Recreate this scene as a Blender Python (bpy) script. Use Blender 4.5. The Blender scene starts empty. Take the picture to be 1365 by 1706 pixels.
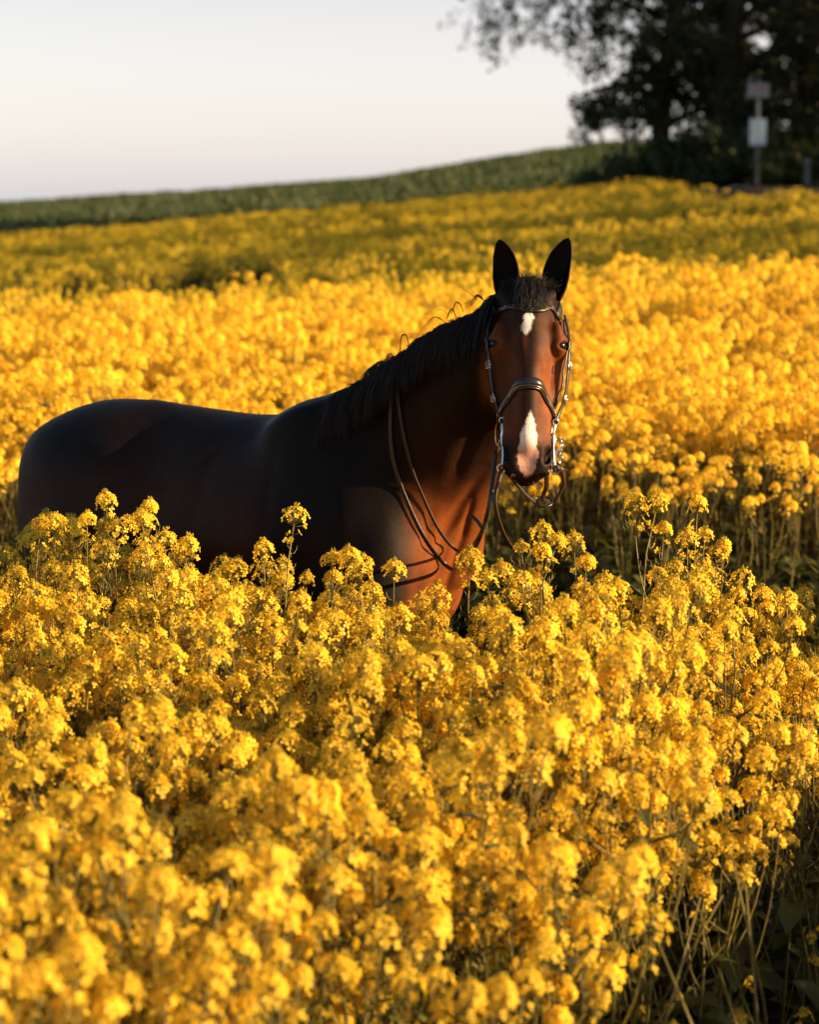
import bpy, bmesh, math, random
import numpy as np
from mathutils import Vector, Matrix
from mathutils.bvhtree import BVHTree

scene = bpy.context.scene
R = math.radians
# ------------------------------------------------------------------ camera
CAM_Z = 2.15
PITCH = math.atan((853 - 330) / 4028.0)
camd = bpy.data.cameras.new("camera")
cam = bpy.data.objects.new("camera", camd)
scene.collection.objects.link(cam)
cam.location = (0, 0, CAM_Z)
cam.rotation_euler = (R(90) - PITCH, 0, 0)
camd.sensor_fit = 'VERTICAL'
camd.sensor_height = 36.0
camd.lens = 85.0
camd.clip_start = 0.05
camd.clip_end = 3000
camd.dof.use_dof = True
camd.dof.focus_distance = 6.75
camd.dof.aperture_fstop = 3.6
camd.dof.aperture_blades = 0
scene.camera = cam
# ------------------------------------------------------------------ sun and sky
SUN = Vector((0.96, -0.15, 0.265)).normalized()        # direction towards the sun
sund = bpy.data.lights.new("sun", 'SUN')
sund.energy = 5.0
sund.angle = R(0.6)
sund.color = (1.0, 0.67, 0.33)
sun = bpy.data.objects.new("sun", sund)
scene.collection.objects.link(sun)
sun.rotation_euler = SUN.to_track_quat('Z', 'Y').to_euler()
world = bpy.data.worlds.new("World")
scene.world = world
world.use_nodes = True
nt = world.node_tree
nt.nodes.clear()
out = nt.nodes.new('ShaderNodeOutputWorld')
sky = nt.nodes.new('ShaderNodeTexSky')
sky.sky_type = 'NISHITA'
sky.sun_disc = False
sky.sun_elevation = math.asin(SUN.z)
sky.sun_rotation = math.atan2(SUN.x, SUN.y)
bg1 = nt.nodes.new('ShaderNodeBackground'); bg1.inputs[1].default_value = 0.05
bg2 = nt.nodes.new('ShaderNodeBackground'); bg2.inputs[1].default_value = 1.0
add = nt.nodes.new('ShaderNodeAddShader')
tc = nt.nodes.new('ShaderNodeTexCoord')
sep = nt.nodes.new('ShaderNodeSeparateXYZ')
ramp = nt.nodes.new('ShaderNodeValToRGB')
nt.links.new(tc.outputs['Generated'], sep.inputs[0])
nt.links.new(sep.outputs['Z'], ramp.inputs[0])
els = ramp.color_ramp.elements
els[0].position = 0.0; els[0].color = (0.116, 0.120, 0.158, 1)
els[1].position = 1.0; els[1].color = (0.022, 0.024, 0.032, 1)
for p_, c_ in ((0.05, (0.110, 0.090, 0.132)), (0.085, (0.096, 0.058, 0.086)), (0.20, (0.045, 0.042, 0.048)), (0.45, (0.026, 0.027, 0.034))):
    e_ = els.new(p_); e_.color = (*c_, 1)
nt.links.new(sky.outputs[0], bg1.inputs[0])
mrg = nt.nodes.new('ShaderNodeMapRange')                # the sky opposite the bright horizon is duller
mrg.inputs[1].default_value = -0.6; mrg.inputs[2].default_value = 0.75; mrg.inputs[3].default_value = 0.25; mrg.inputs[4].default_value = 1.0
nt.links.new(sep.outputs['Y'], mrg.inputs[0]); nt.links.new(mrg.outputs[0], bg2.inputs[1])
nt.links.new(ramp.outputs[0], bg2.inputs[0])
nt.links.new(bg1.outputs[0], add.inputs[0]); nt.links.new(bg2.outputs[0], add.inputs[1])
nt.links.new(add.outputs[0], out.inputs[0])
scene.view_settings.view_transform = 'Standard'
scene.view_settings.look = 'None'
scene.view_settings.exposure = 1.65
scene.view_settings.gamma = 1.0
scene.cycles.max_bounces = 8
scene.cycles.transparent_max_bounces = 8
scene.cycles.diffuse_bounces = 5
scene.cycles.use_denoising = True
# ------------------------------------------------------------------ helpers
FW = Vector((0, math.cos(PITCH), -math.sin(PITCH)))
UP = Vector((0, math.sin(PITCH), math.cos(PITCH)))
def P(px, py, Y):
    """world point at distance Y (metres north of the viewpoint) measured off the photograph"""
    a = (px - 682.5) / 4028.0; b = (853 - py) / 4028.0
    d = FW + a * Vector((1, 0, 0)) + b * UP
    return Vector((0, 0, CAM_Z)) + d * (Y / d.y)

def link(o, parent=None):
    scene.collection.objects.link(o)
    if parent is not None: o.parent = parent
    return o
def tag(o, label=None, cat=None, group=None, kind=None):
    if label: o['label'] = label
    if cat: o['category'] = cat
    if group: o['group'] = group
    if kind: o['kind'] = kind
    return o
def empty(name, loc=(0, 0, 0)):
    o = bpy.data.objects.new(name, None); o.location = loc
    o.empty_display_size = 0.1
    return link(o)
def npmesh(name, V, F, mat=None, smooth=True, parent=None, linked=True, col=None):
    me = bpy.data.meshes.new(name)
    V = np.asarray(V, dtype=np.float32)
    if isinstance(F, np.ndarray):
        k = F.shape[1]; n = F.shape[0]
        me.vertices.add(len(V)); me.vertices.foreach_set('co', V.ravel())
        me.loops.add(n * k); me.loops.foreach_set('vertex_index', F.astype(np.int32).ravel())
        me.polygons.add(n)
        me.polygons.foreach_set('loop_start', np.arange(0, n * k, k, dtype=np.int32))
        me.update(calc_edges=True)
    else:
        me.from_pydata([tuple(v) for v in V.tolist()], [], F); me.update()
    if smooth: me.polygons.foreach_set('use_smooth', [True] * len(me.polygons))
    mats = mat if isinstance(mat, (list, tuple)) else ([mat] if mat else [])
    for m in mats: me.materials.append(m)
    if col is not None:
        a = me.color_attributes.new('Col', 'FLOAT_COLOR', 'POINT')
        c = np.ones((len(V), 4), dtype=np.float32); c[:, :3] = col
        a.data.foreach_set('color', c.ravel())
    o = bpy.data.objects.new(name, me)
    if linked: link(o, parent)
    return o
def new_mat(name, base=(0.5, 0.5, 0.5), rough=0.5, metal=0.0, spec=0.5):
    m = bpy.data.materials.new(name); m.use_nodes = True
    b = m.node_tree.nodes['Principled BSDF']
    b.inputs['Base Color'].default_value = (*base, 1)
    b.inputs['Roughness'].default_value = rough
    b.inputs['Metallic'].default_value = metal
    b.inputs['Specular IOR Level'].default_value = spec
    return m, m.node_tree, b
def noise_mix(t, c1, c2, scale, detail=4, lo=0.35, hi=0.65, coord='Object', stretch=None):
    n = t.nodes; l = t.links
    tcn = n.new('ShaderNodeTexCoord'); no = n.new('ShaderNodeTexNoise')
    no.inputs['Scale'].default_value = scale; no.inputs['Detail'].default_value = detail
    if stretch:
        mp = n.new('ShaderNodeMapping'); mp.inputs['Scale'].default_value = stretch
        l.new(tcn.outputs[coord], mp.inputs[0]); l.new(mp.outputs[0], no.inputs['Vector'])
    else: l.new(tcn.outputs[coord], no.inputs['Vector'])
    r = n.new('ShaderNodeValToRGB')
    r.color_ramp.elements[0].position = lo; r.color_ramp.elements[0].color = (*c1, 1)
    r.color_ramp.elements[1].position = hi; r.color_ramp.elements[1].color = (*c2, 1)
    l.new(no.outputs['Fac'], r.inputs[0])
    return r.outputs[0], no.outputs['Fac']
class MB:
    """collects boxes and tubes; build() links them as one mesh object"""
    def __init__(s): s.v = []; s.f = []
    def add(s, v, f):
        o = len(s.v); s.v += [tuple(p) for p in v]; s.f += [tuple(i + o for i in q) for q in f]
    def box(s, c, size, rot=None):
        c = Vector(c); h = Vector(size) / 2
        pts = [Vector((x * h.x, y * h.y, z * h.z)) for x in (-1, 1) for y in (-1, 1) for z in (-1, 1)]
        if rot is not None: pts = [rot @ p for p in pts]
        s.add([c + p for p in pts], [(0, 1, 3, 2), (4, 6, 7, 5), (0, 4, 5, 1), (2, 3, 7, 6), (0, 2, 6, 4), (1, 5, 7, 3)])
    def tube(s, pts, rad, n=6, closed=False):
        pts = [Vector(p) for p in pts]
        if not hasattr(rad, '__len__'): rad = [rad] * len(pts)
        rings = []; prev = None
        for i, p in enumerate(pts):
            if closed: t = pts[(i + 1) % len(pts)] - pts[i - 1]
            else: t = pts[min(i + 1, len(pts) - 1)] - pts[max(i - 1, 0)]
            if t.length < 1e-9: t = Vector((0, 0, 1))
            t.normalize()
            if prev is None:
                a = t.orthogonal().normalized()
            else:
                a = prev - t * prev.dot(t)
                a = a.normalized() if a.length > 1e-6 else t.orthogonal().normalized()
            prev = a; b = t.cross(a)
            rings.append([p + (a * math.cos(2 * math.pi * k / n) + b * math.sin(2 * math.pi * k / n)) * rad[i] for k in range(n)])
        v = [q for r in rings for q in r]; f = []
        m = len(pts)
        for i in range(m if closed else m - 1):
            j = (i + 1) % m
            for k in range(n):
                f.append((i * n + k, i * n + (k + 1) % n, j * n + (k + 1) % n, j * n + k))
        if not closed:
            f.append(tuple(range(n))[::-1]); f.append(tuple((m - 1) * n + k for k in range(n)))
        s.add(v, f)
    def build(s, name, mat, parent=None, smooth=True):
        return npmesh(name, s.v, s.f, mat, smooth, parent)
def catmull(pts, n=8):
    pts = [Vector(p) for p in pts]; out_ = []
    for i in range(len(pts) - 1):
        p0 = pts[max(i - 1, 0)]; p1 = pts[i]; p2 = pts[i + 1]; p3 = pts[min(i + 2, len(pts) - 1)]
        for k in range(n):
            t = k / n
            out_.append(0.5 * ((2 * p1) + (p2 - p0) * t + (2 * p0 - 5 * p1 + 4 * p2 - p3) * t * t + (3 * p1 - p0 - 3 * p2 + p3) * t ** 3))
    out_.append(pts[-1]); return out_
# ================================================================== terrain
def hgt(x, y):
    """ground height: flat near the horse, then rising gently, more to the right; crest, then the green hill"""
    x = np.asarray(x, dtype=float); y = np.asarray(y, dtype=float)
    def s(a, b, v):
        t = np.clip((v - a) / (b - a), 0, 1); return t * t * (3 - 2 * t)
    z = (0.30 + 0.05 * np.clip(x, -8, 8)) * s(9, 21, y)
    # the far slope: crest line near y = 70
    q = np.clip((y - 20) / 50, 0, 1)
    tilt_ = np.clip(x / 12.0, -3, 2.2)
    z = z + s(0, 1, q) * (0.72 + 0.50 * tilt_)
    # behind the crest a hollow and the green hill
    g = s(72, 150, y)
    zh = np.interp(x, [-60, -25, -13, -1.6, 5, 12, 40], [.2, .85, 1.55, 2.75, 3.85, 4.8, 5.3])
    z = z * (1 - g) + zh * g
    rd = s(54, 58, y) * s(6.2, 8.2, x) * (1 - s(90, 110, y))          # road bank under the trees
    z = z * (1 - rd) + (2.42 + .012 * np.clip(y - 66, 0, 30)) * rd
    z = z - s(160, 420, y) * 6.0 + 0.05 * np.sin(x * .31) * s(10, 30, y) * np.sin(y * .13 + 1)
    return z
def build_ground():
    ys = np.concatenate([np.arange(-60, 0, 4.0), np.arange(0, 30, .5), np.arange(30, 170, 1.5), np.arange(170, 900, 20)])
    xs = np.concatenate([np.arange(-900, -60, 25.0), np.arange(-60, -10, 1.5), np.arange(-10, 12, .5), np.arange(12, 70, 1.5), np.arange(70, 920, 25.0)])
    X, Y = np.meshgrid(xs, ys, indexing='ij'); Z = hgt(X, Y)
    V = np.stack([X, Y, Z], -1).reshape(-1, 3)
    nx, ny = X.shape; i, j = np.meshgrid(np.arange(nx - 1), np.arange(ny - 1), indexing='ij')
    a = (i * ny + j).ravel(); Q = np.stack([a, a + ny, a + ny + 1, a + 1], 1)
    m, t, b = new_mat('soil', rough=.95, spec=.1)
    c, f = noise_mix(t, (.020, .016, .010), (.060, .042, .022), 9, 8)
    n = t.nodes; l = t.links
    # beyond the rape the hill carries young green wheat with faint drill rows
    tcn = n.new('ShaderNodeTexCoord'); se = n.new('ShaderNodeSeparateXYZ'); l.new(tcn.outputs['Object'], se.inputs[0])
    mr = n.new('ShaderNodeMapRange'); mr.inputs[1].default_value = 74; mr.inputs[2].default_value = 80; l.new(se.outputs['Y'], mr.inputs[0])
    g, _ = noise_mix(t, (.022, .04, .015), (.055, .08, .028), .9, 7)
    mx = n.new('ShaderNodeMix'); mx.data_type = 'RGBA'
    l.new(mr.outputs[0], mx.inputs[0]); l.new(c, mx.inputs[6]); l.new(g, mx.inputs[7]); l.new(mx.outputs[2], b.inputs['Base Color'])
    bp = n.new('ShaderNodeBump'); bp.inputs['Strength'].default_value = .8; bp.inputs['Distance'].default_value = .05; l.new(f, bp.inputs['Height']); l.new(bp.outputs[0], b.inputs['Normal'])
    o = npmesh('ground', V, Q, m); tag(o, 'brown field soil under the rapeseed rising to a green hill', 'ground', kind='structure')
    return o
build_ground()
def build_road():
    xs = np.arange(7.6, 60, .8); V = []
    for x_ in xs:
        for k in range(5):
            y_ = 59.2 + k * 1.0 + (x_ - 7.6) * -.05; V.append((x_, y_, float(hgt(x_, y_)) + .03))
    n = len(xs); Q = np.array([(i * 5 + k, (i + 1) * 5 + k, (i + 1) * 5 + k + 1, i * 5 + k + 1) for i in range(n - 1) for k in range(4)])
    m, t, b = new_mat('asphalt', rough=.8); c, f = noise_mix(t, (.08, .09, .115), (.12, .13, .16), 6, 6); t.links.new(c, b.inputs['Base Color'])
    tag(npmesh('road', V, Q, m), 'grey asphalt lane passing under the trees', 'road', kind='structure')
build_road()
# ================================================================== the horse
def smin(a, b, k):
    h = np.maximum(k - np.abs(a - b), 0) / k
    return np.minimum(a, b) - h * h * k * 0.25
def axis_grid(a, b, fa, fb, fine, coarse):
    xs = [a]
    while xs[-1] < b:
        x = xs[-1]
        xs.append(x + (fine if fa <= x <= fb else (min(coarse, fine + 0.12 * (fa - x if x < fa else x - fb)))))
    return np.array(xs, dtype=np.float32)
FINE, COARSE = 0.0042, 0.013
gx = axis_grid(-1.55, 0.66, 0.12, 0.50, FINE, COARSE)
gy = axis_grid(6.50, 8.50, 6.52, 7.12, FINE, COARSE)
gz = axis_grid(-0.02, 2.20, 1.22, 2.10, FINE, COARSE)
FLD = np.full((len(gx), len(gy), len(gz)), 1.0, dtype=np.float32)
def put(f, lo, hi, k=0.03, sub=False):
    """blend f(X,Y,Z) into the field inside the box lo..hi"""
    i0, i1 = np.searchsorted(gx, [lo[0] - k - .02, hi[0] + k + .02]); j0, j1 = np.searchsorted(gy, [lo[1] - k - .02, hi[1] + k + .02])
    k0, k1 = np.searchsorted(gz, [lo[2] - k - .02, hi[2] + k + .02])
    if i1 <= i0 or j1 <= j0 or k1 <= k0: return
    X, Y, Z = np.meshgrid(gx[i0:i1], gy[j0:j1], gz[k0:k1], indexing='ij', sparse=True)
    d = f(X, Y, Z).astype(np.float32)
    blk = FLD[i0:i1, j0:j1, k0:k1]
    if sub: FLD[i0:i1, j0:j1, k0:k1] = -smin(-blk, d, k)
    else: FLD[i0:i1, j0:j1, k0:k1] = smin(blk, d, k)
def ell(c, r, M=None, k=0.03, sub=False):
    """ellipsoid, M rows = local axes in world"""
    c = Vector(c); M = M or ((1, 0, 0), (0, 1, 0), (0, 0, 1)); m = max(r)
    def f(X, Y, Z):
        dx, dy, dz = X - c.x, Y - c.y, Z - c.z
        q = 0; g = 0
        for i in range(3):
            a = (dx * M[i][0] + dy * M[i][1] + dz * M[i][2]) / r[i]
            q = q + a * a; g = g + (a / r[i]) ** 2
        q = np.sqrt(q); g = np.sqrt(g) + 1e-6
        return q * (q - 1) / g
    put(f, (c.x - m, c.y - m, c.z - m), (c.x + m, c.y + m, c.z + m), k, sub)
def cone(a, b, ra, rb, k=0.03, sub=False):
    a = Vector(a); b = Vector(b); ab = b - a; L2 = ab.length_squared; m = max(ra, rb)
    def f(X, Y, Z):
        t = ((X - a.x) * ab.x + (Y - a.y) * ab.y + (Z - a.z) * ab.z) / L2
        t = np.clip(t, 0, 1)
        d = np.sqrt((X - a.x - ab.x * t) ** 2 + (Y - a.y - ab.y * t) ** 2 + (Z - a.z - ab.z * t) ** 2)
        return d - (ra + (rb - ra) * t)
    lo = [min(a[i], b[i]) - m for i in range(3)]; hi = [max(a[i], b[i]) + m for i in range(3)]
    put(f, lo, hi, k, sub)
def chain(pts, rr, k=0.03):
    for i in range(len(pts) - 1): cone(pts[i], pts[i + 1], rr[i], rr[i + 1], k)
def interp(t, ts, vs):
    """smooth (cubic hermite) interpolation of station values"""
    ts = np.array(ts); vs = np.array(vs, dtype=float)
    m = np.gradient(vs, ts)
    i = np.clip(np.searchsorted(ts, t) - 1, 0, len(ts) - 2)
    h = ts[i + 1] - ts[i]; s = np.clip((t - ts[i]) / h, 0, 1)
    return ((2 * s ** 3 - 3 * s ** 2 + 1) * vs[i] + (s ** 3 - 2 * s ** 2 + s) * h * m[i] + (-2 * s ** 3 + 3 * s ** 2) * vs[i + 1] + (s ** 3 - s ** 2) * h * m[i + 1])
def loft(O, A, B, C, st, k=0.04, power=2.2, pad=0.45):
    """A = long axis, B = 'up' axis, C = side axis.  st rows: t, b_top, b_bottom, halfwidth, top_taper, bottom_taper[, side offset]"""
    O = Vector(O); A = Vector(A); B = Vector(B); C = Vector(C)
    ts = [s[0] for s in st]; t0, t1 = ts[0], ts[-1]
    def f(X, Y, Z):
        dx, dy, dz = X - O.x, Y - O.y, Z - O.z
        t = dx * A.x + dy * A.y + dz * A.z; b = dx * B.x + dy * B.y + dz * B.z; c = dx * C.x + dy * C.y + dz * C.z
        tt = np.clip(t, t0, t1)
        top = interp(tt, ts, [s[1] for s in st]); bot = interp(tt, ts, [s[2] for s in st]); hw = interp(tt, ts, [s[3] for s in st])
        tpt = interp(tt, ts, [s[4] for s in st]); tpb = interp(tt, ts, [s[5] for s in st])
        if len(st[0]) > 6: c = c - interp(tt, ts, [s[6] for s in st])
        mid = (top + bot) / 2; hh = (top - bot) / 2
        s = np.clip((b - mid) / hh, -1.3, 1.3)
        w = hw * (1 - tpt * np.clip(s, 0, 1) ** 1.4 - tpb * np.clip(-s, 0, 1) ** 1.4)
        q = (np.abs(c / w) ** power + np.abs((b - mid) / hh) ** power) ** (1 / power)
        d = (q - 1) * np.minimum(w, hh) * 0.92
        e = np.maximum(t0 - t, t - t1)
        return np.where(e > 0, np.sqrt(np.maximum(d, 0) ** 2 + e ** 2) + np.minimum(d, 0) * 0.0 + np.where(d < 0, 0, 0), d)
    pa, pb = O + A * t0, O + A * t1
    ex = [max(abs(s[1]) for s in st), max(abs(s[2]) for s in st), max(s[3] for s in st)]
    m = max(ex)
    # bounding box from the oriented box
    cs = [O + A * ta + B * bb + C * cc for ta in (t0, t1) for bb in (-ex[1], ex[0]) for cc in (-ex[2] - .1, ex[2] + .1)]
    lo = [min(c_[i] for c_ in cs) for i in range(3)]; hi = [max(c_[i] for c_ in cs) for i in range(3)]
    put(f, lo, hi, k)

# ---- body frame: origin on the ground under the withers, heading towards the viewer's right
BH = Vector((math.cos(R(33)), -math.sin(R(33)), 0)); BN = Vector((-BH.y * -1, 0, 0))
BN = Vector((BH.y, -BH.x, 0))                     # side that faces the viewer
BO = P(578, 640, 7.45); BO.z = 0
def B3(u, v, w): return BO + BH * u + BN * v + Vector((0, 0, w))
ZU = Vector((0, 0, 1))
#        u     top    bottom  hw   taper_top taper_bot
body_st = [(-1.215, 1.20, 1.00, .06, .1, .1), (-1.18, 1.32, .82, .15, .1, .1), (-1.11, 1.405, .74, .215, .25, .1), (-0.98, 1.475, .70, .265, .35, .15),
           (-0.80, 1.500, .70, .285, .42, .2), (-0.60, 1.488, .72, .285, .38, .25), (-0.40, 1.472, .72, .30, .30, .3), (-0.20, 1.485, .69, .31, .32, .35),
           (-0.05, 1.55, .67, .29, .55, .35), (0.05, 1.588, .67, .265, .66, .3), (0.15, 1.57, .70, .245, .6, .25), (0.22, 1.47, .76, .200, .45, .2),
           (0.28, 1.34, .84, .175, .3, .2), (0.33, 1.20, .96, .10, .2, .2)]
loft((BO.x, BO.y, 0), BH, ZU, BN, body_st, k=0.05, power=2.15)
# croup muscles, hip point, shoulder, chest
for sd in (1, -1):
    ell(B3(-.95, sd * .12, 1.29), (.22, .13, .13), (BH, BN, ZU), k=.14)
    ell(B3(-1.05, sd * .125, 1.06), (.15, .12, .28), (BH, BN, ZU), k=.14)
    ell(B3(-.82, sd * .18, 1.02), (.20, .10, .25), (BH, BN, ZU), k=.16)
    sh = (BH * .55 - ZU * .83).normalized(); sp = (BH * .83 + ZU * .55).normalized()
    ell(B3(.06, sd * .150, 1.20), (.28, .060, .13), (sh, BN, sp), k=.13)
    ell(B3(.20, sd * .125, 1.02), (.11, .085, .15), (BH, BN, ZU), k=.08)
    ell(B3(.10, sd * .18, .93), (.16, .08, .13), (BH, BN, ZU), k=.12)
    # forelegs
    s = sd
    chain([B3(.16, s * .17, .95), B3(.13, s * .155, .72), B3(.14, s * .145, .50), B3(.15, s * .145, .44), B3(.15, s * .145, .38), B3(.15, s * .145, .20), B3(.16, s * .145, .155), B3(.20, s * .145, .075)],
          [.10, .072, .048, .050, .040, .030, .040, .034], k=.03)
    cone(B3(.21, s * .145, .07), B3(.225, s * .145, .018), .045, .058, k=.015)
    # hind legs: stifle forward, hock back
    chain([B3(-.92, s * .18, 1.0), B3(-.80, s * .19, .83), B3(-.98, s * .165, .60), B3(-1.10, s * .155, .50)], [.17, .115, .068, .048], k=.05)
    chain([B3(-1.09, s * .155, .52), B3(-1.05, s * .155, .40), B3(-1.03, s * .155, .22), B3(-1.02, s * .155, .16), B3(-.97, s * .155, .075)], [.050, .042, .033, .042, .036], k=.02)
    cone(B3(-.96, s * .155, .07), B3(-.945, s * .155, .018), .045, .058, k=.015)
for s in (1, -1):
    ell(B3(.255, s * .075, 1.10), (.078, .066, .15), (BH, BN, ZU), k=.018)

# ---- neck
N0 = P(684, 800, 7.33); N1 = P(868, 560, 7.02)
NA = (N1 - N0).normalized(); NL = (N1 - N0).length
NB = Vector((-NA.z, 0, NA.x)); NB = (NB - NA * NB.dot(NA)).normalized()      # towards the crest
NC = NA.cross(NB).normalized()
if NC.y > 0: NC = -NC
neck_st = [(-0.14, .33, -.34, .15, .5, .2), (0.0, .325, -.28, .145, .62, .25), (NL * .3, .296, -.215, .122, .66, .3), (NL * .6, .242, -.175, .102, .62, .35),
           (NL * .85, .180, -.15, .090, .5, .35), (NL * 1.0, .125, -.13, .082, .4, .3), (NL * 1.12, .085, -.11, .070, .3, .3)]
loft(N0, NA, NB, NC, neck_st, k=0.09, power=2.1)

# ---- head frame: origin at the poll, HL along the face to the muzzle, HF out of the forehead, HR to the picture's right
HO = P(881, 468, 7.00)
tilt = R(21); roll = R(-2.0)
HR = Vector((math.cos(roll), 0, math.sin(roll)))
HL = Vector((math.sin(roll) * 0.0, -math.sin(tilt), -math.cos(tilt)))
HL = (HL + HR * -0.022).normalized(); HR = (HR - HL * HR.dot(HL)).normalized(); HF = HR.cross(HL); 
if HF.y > 0: HF = -HF
HT0, HT1 = [-.2, 0, .09, .175, .30, .42, .61, 1], [-.2, 0, .101, .196, .326, .424, .588, .96]
def HW(t): return float(np.interp(t, HT0, HT1))          # proportions along the face
def H3(t, r, f): return HO + HL * HW(t) + HR * r + HF * f
HA = (HL, HR, HF)
head_st = [(-.015, .000, -.13, .060, .25, .1), (.03, .030, -.17, .088, .35, .1), (.08, .048, -.19, .098, .34, .1), (.13, .056, -.20, .104, .32, .1), (.18, .058, -.21, .107, .30, .15),
           (.24, .052, -.225, .099, .36, .2), (.30, .045, -.215, .090, .46, .25), (.36, .039, -.18, .076, .46, .3), (.42, .034, -.135, .064, .42, .3),
           (.49, .028, -.105, .058, .36, .2), (.535, .020, -.095, .056, .30, .1), (.572, .006, -.09, .052, .25, .1), (.595, -.014, -.08, .044, .2, .1)]
head_st = [(HW(q_[0]),) + q_[1:] for q_ in head_st]
loft(HO, HL, HF, HR, head_st, k=0.045, power=2.35)
for s in (1, -1):
    ell(H3(.235, s * .062, -.115), (.115, .040, .095), HA, k=.03)            # cheek / jowl
    ell(H3(.035, s * .064, -.020), (.028, .026, .030), HA, k=.02)
    ell(H3(.145, s * .084, .016), (.036, .016, .020), HA, k=.022)            # brow
    ell(H3(.172, s * .092, -.004), (.034, .016, .026), HA, k=.024)           # orbit
    ell(H3(.098, s * .108, -.012), (.034, .020, .026), HA, k=.035, sub=True) # temple hollow
    a_ = (HL * .97 + HF * .2 ).normalized()
    cone(H3(.205, s * .092, -.018), H3(.33, s * .074, -.022), .012, .009, k=.024)   # facial crest
    ell(H3(.44, s * .050, -.015), (.10, .022, .03), HA, k=.03)
    # nostrils
    ell(H3(.530, s * .044, -.008), (.050, .026, .030), HA, k=.020)
    ell(H3(.562, s * .034, -.012), (.030, .026, .026), HA, k=.020)
    n_ax = (HL * .86 - HR * s * .42 + HF * .25).normalized(); n_b = (HR * s - n_ax * HR.dot(n_ax) * s).normalized(); n_c = n_ax.cross(n_b)
    ell(H3(.536, s * .060, .012), (.025, .0105, .030), (n_ax, n_b, n_c), k=.007, sub=True)
    ell(H3(.519, s * .059, .016), (.013, .008, .022), (n_ax, n_b, n_c), k=.010, sub=True)
    # eye socket opening
    e_ax = (HR * s * .80 + HF * .60).normalized(); e_u = (HL * .96 + HR * s * .22).normalized(); e_u = (e_u - e_ax * e_u.dot(e_ax)).normalized(); e_w = e_ax.cross(e_u)
    ell(H3(.175, s * .090, .004), (.025, .019, .021), HA, k=.018)
    ell(H3(.175, s * .0885, .006), (.0250, .0250, .0250), HA, k=.010)
    ell(H3(.177, s * .0885, .006) + e_ax * .024, (.0105, .0220, .020), (e_u, e_w, e_ax), k=.005, sub=True)
    cone(H3(.160, s * .090, .024), H3(.160, s * .112, .000), .0055, .0055, k=.010)
ell(H3(.580, 0, -.022), (.030, .050, .030), HA, k=.022)                       # upper lip
ell(H3(.590, 0, -.064), (.024, .040, .026), HA, k=.014)                       # lower lip / chin
ell(H3(.567, 0, -.095), (.026, .030, .020), HA, k=.022)
ell(H3(.624, 0, -.047), (.020, .060, .0045), HA, k=.006, sub=True)            # mouth line
cone(H3(.26, 0, .034), H3(.48, 0, .014), .018, .016, k=.06)

def surface_nets(F, xs, ys, zs):
    ins = F < 0
    nx, ny, nz = F.shape
    c = np.zeros((nx - 1, ny - 1, nz - 1), dtype=np.int8)
    for i in (0, 1):
        for j in (0, 1):
            for k in (0, 1): c += ins[i:nx - 1 + i, j:ny - 1 + j, k:nz - 1 + k]
    I, J, K = np.nonzero((c > 0) & (c < 8)); del c
    n = len(I); acc = np.zeros((n, 3)); cnt = np.zeros(n)
    def edge(a, b):
        ia, ja, ka = I + a[0], J + a[1], K + a[2]; ib, jb, kb = I + b[0], J + b[1], K + b[2]
        fa = F[ia, ja, ka].astype(float); fb = F[ib, jb, kb].astype(float)
        m = (fa < 0) != (fb < 0); t = np.where(m, fa / np.where(m, fa - fb, 1), 0)
        p = np.stack([xs[ia] + (xs[ib] - xs[ia]) * t, ys[ja] + (ys[jb] - ys[ja]) * t, zs[ka] + (zs[kb] - zs[ka]) * t], 1)
        acc[m] += p[m]; cnt[m] += 1
    for a in (0, 1):
        for b in (0, 1):
            edge((0, a, b), (1, a, b)); edge((a, 0, b), (a, 1, b)); edge((a, b, 0), (a, b, 1))
    V = acc / cnt[:, None]
    idx = np.full((nx - 1, ny - 1, nz - 1), -1, dtype=np.int32); idx[I, J, K] = np.arange(n)
    quads = []
    for ax in range(3):
        sl = [slice(1, -1)] * 3; sl2 = list(sl); sl[ax] = slice(0, -1); sl2[ax] = slice(1, None)
        a = ins[tuple(sl)]; b = ins[tuple(sl2)]
        ii, jj, kk = np.nonzero(a != b); fl = a[ii, jj, kk]
        o = [1, 1, 1]; o[ax] = 0; ii = ii + o[0]; jj = jj + o[1]; kk = kk + o[2]
        u, v = (ax + 1) % 3, (ax + 2) % 3
        def at(du, dv):
            q = [ii, jj, kk]; q[u] = q[u] - du; q[v] = q[v] - dv
            return idx[q[0], q[1], q[2]]
        q = np.stack([at(1, 1), at(0, 1), at(0, 0), at(1, 0)], 1)
        q[~fl] = q[~fl][:, ::-1]; quads.append(q)
    Q = np.concatenate(quads); Q = Q[(Q >= 0).all(1)]
    return V, Q
def relax(V, Q, n=2, lam=0.5):
    e = np.concatenate([Q[:, [0, 1]], Q[:, [1, 2]], Q[:, [2, 3]], Q[:, [3, 0]]])
    for _ in range(n):
        s = np.zeros_like(V); c = np.zeros(len(V))
        for k in range(3): s[:, k] = np.bincount(e[:, 0], V[e[:, 1], k], len(V)) + np.bincount(e[:, 1], V[e[:, 0], k], len(V))
        c = np.bincount(e[:, 0], minlength=len(V)) + np.bincount(e[:, 1], minlength=len(V))
        V = V + lam * (s / c[:, None] - V)
    return V
HV, HQ = surface_nets(FLD, gx, gy, gz)
del FLD
HV = relax(HV, HQ, 3, 0.5)
def vnormals(V, Q):
    n = np.cross(V[Q[:, 2]] - V[Q[:, 0]], V[Q[:, 3]] - V[Q[:, 1]]); o = np.zeros_like(V)
    for j in range(4):
        for k in range(3): o[:, k] += np.bincount(Q[:, j], n[:, k], len(V))
    return o / (np.linalg.norm(o, axis=1)[:, None] + 1e-12)
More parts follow.
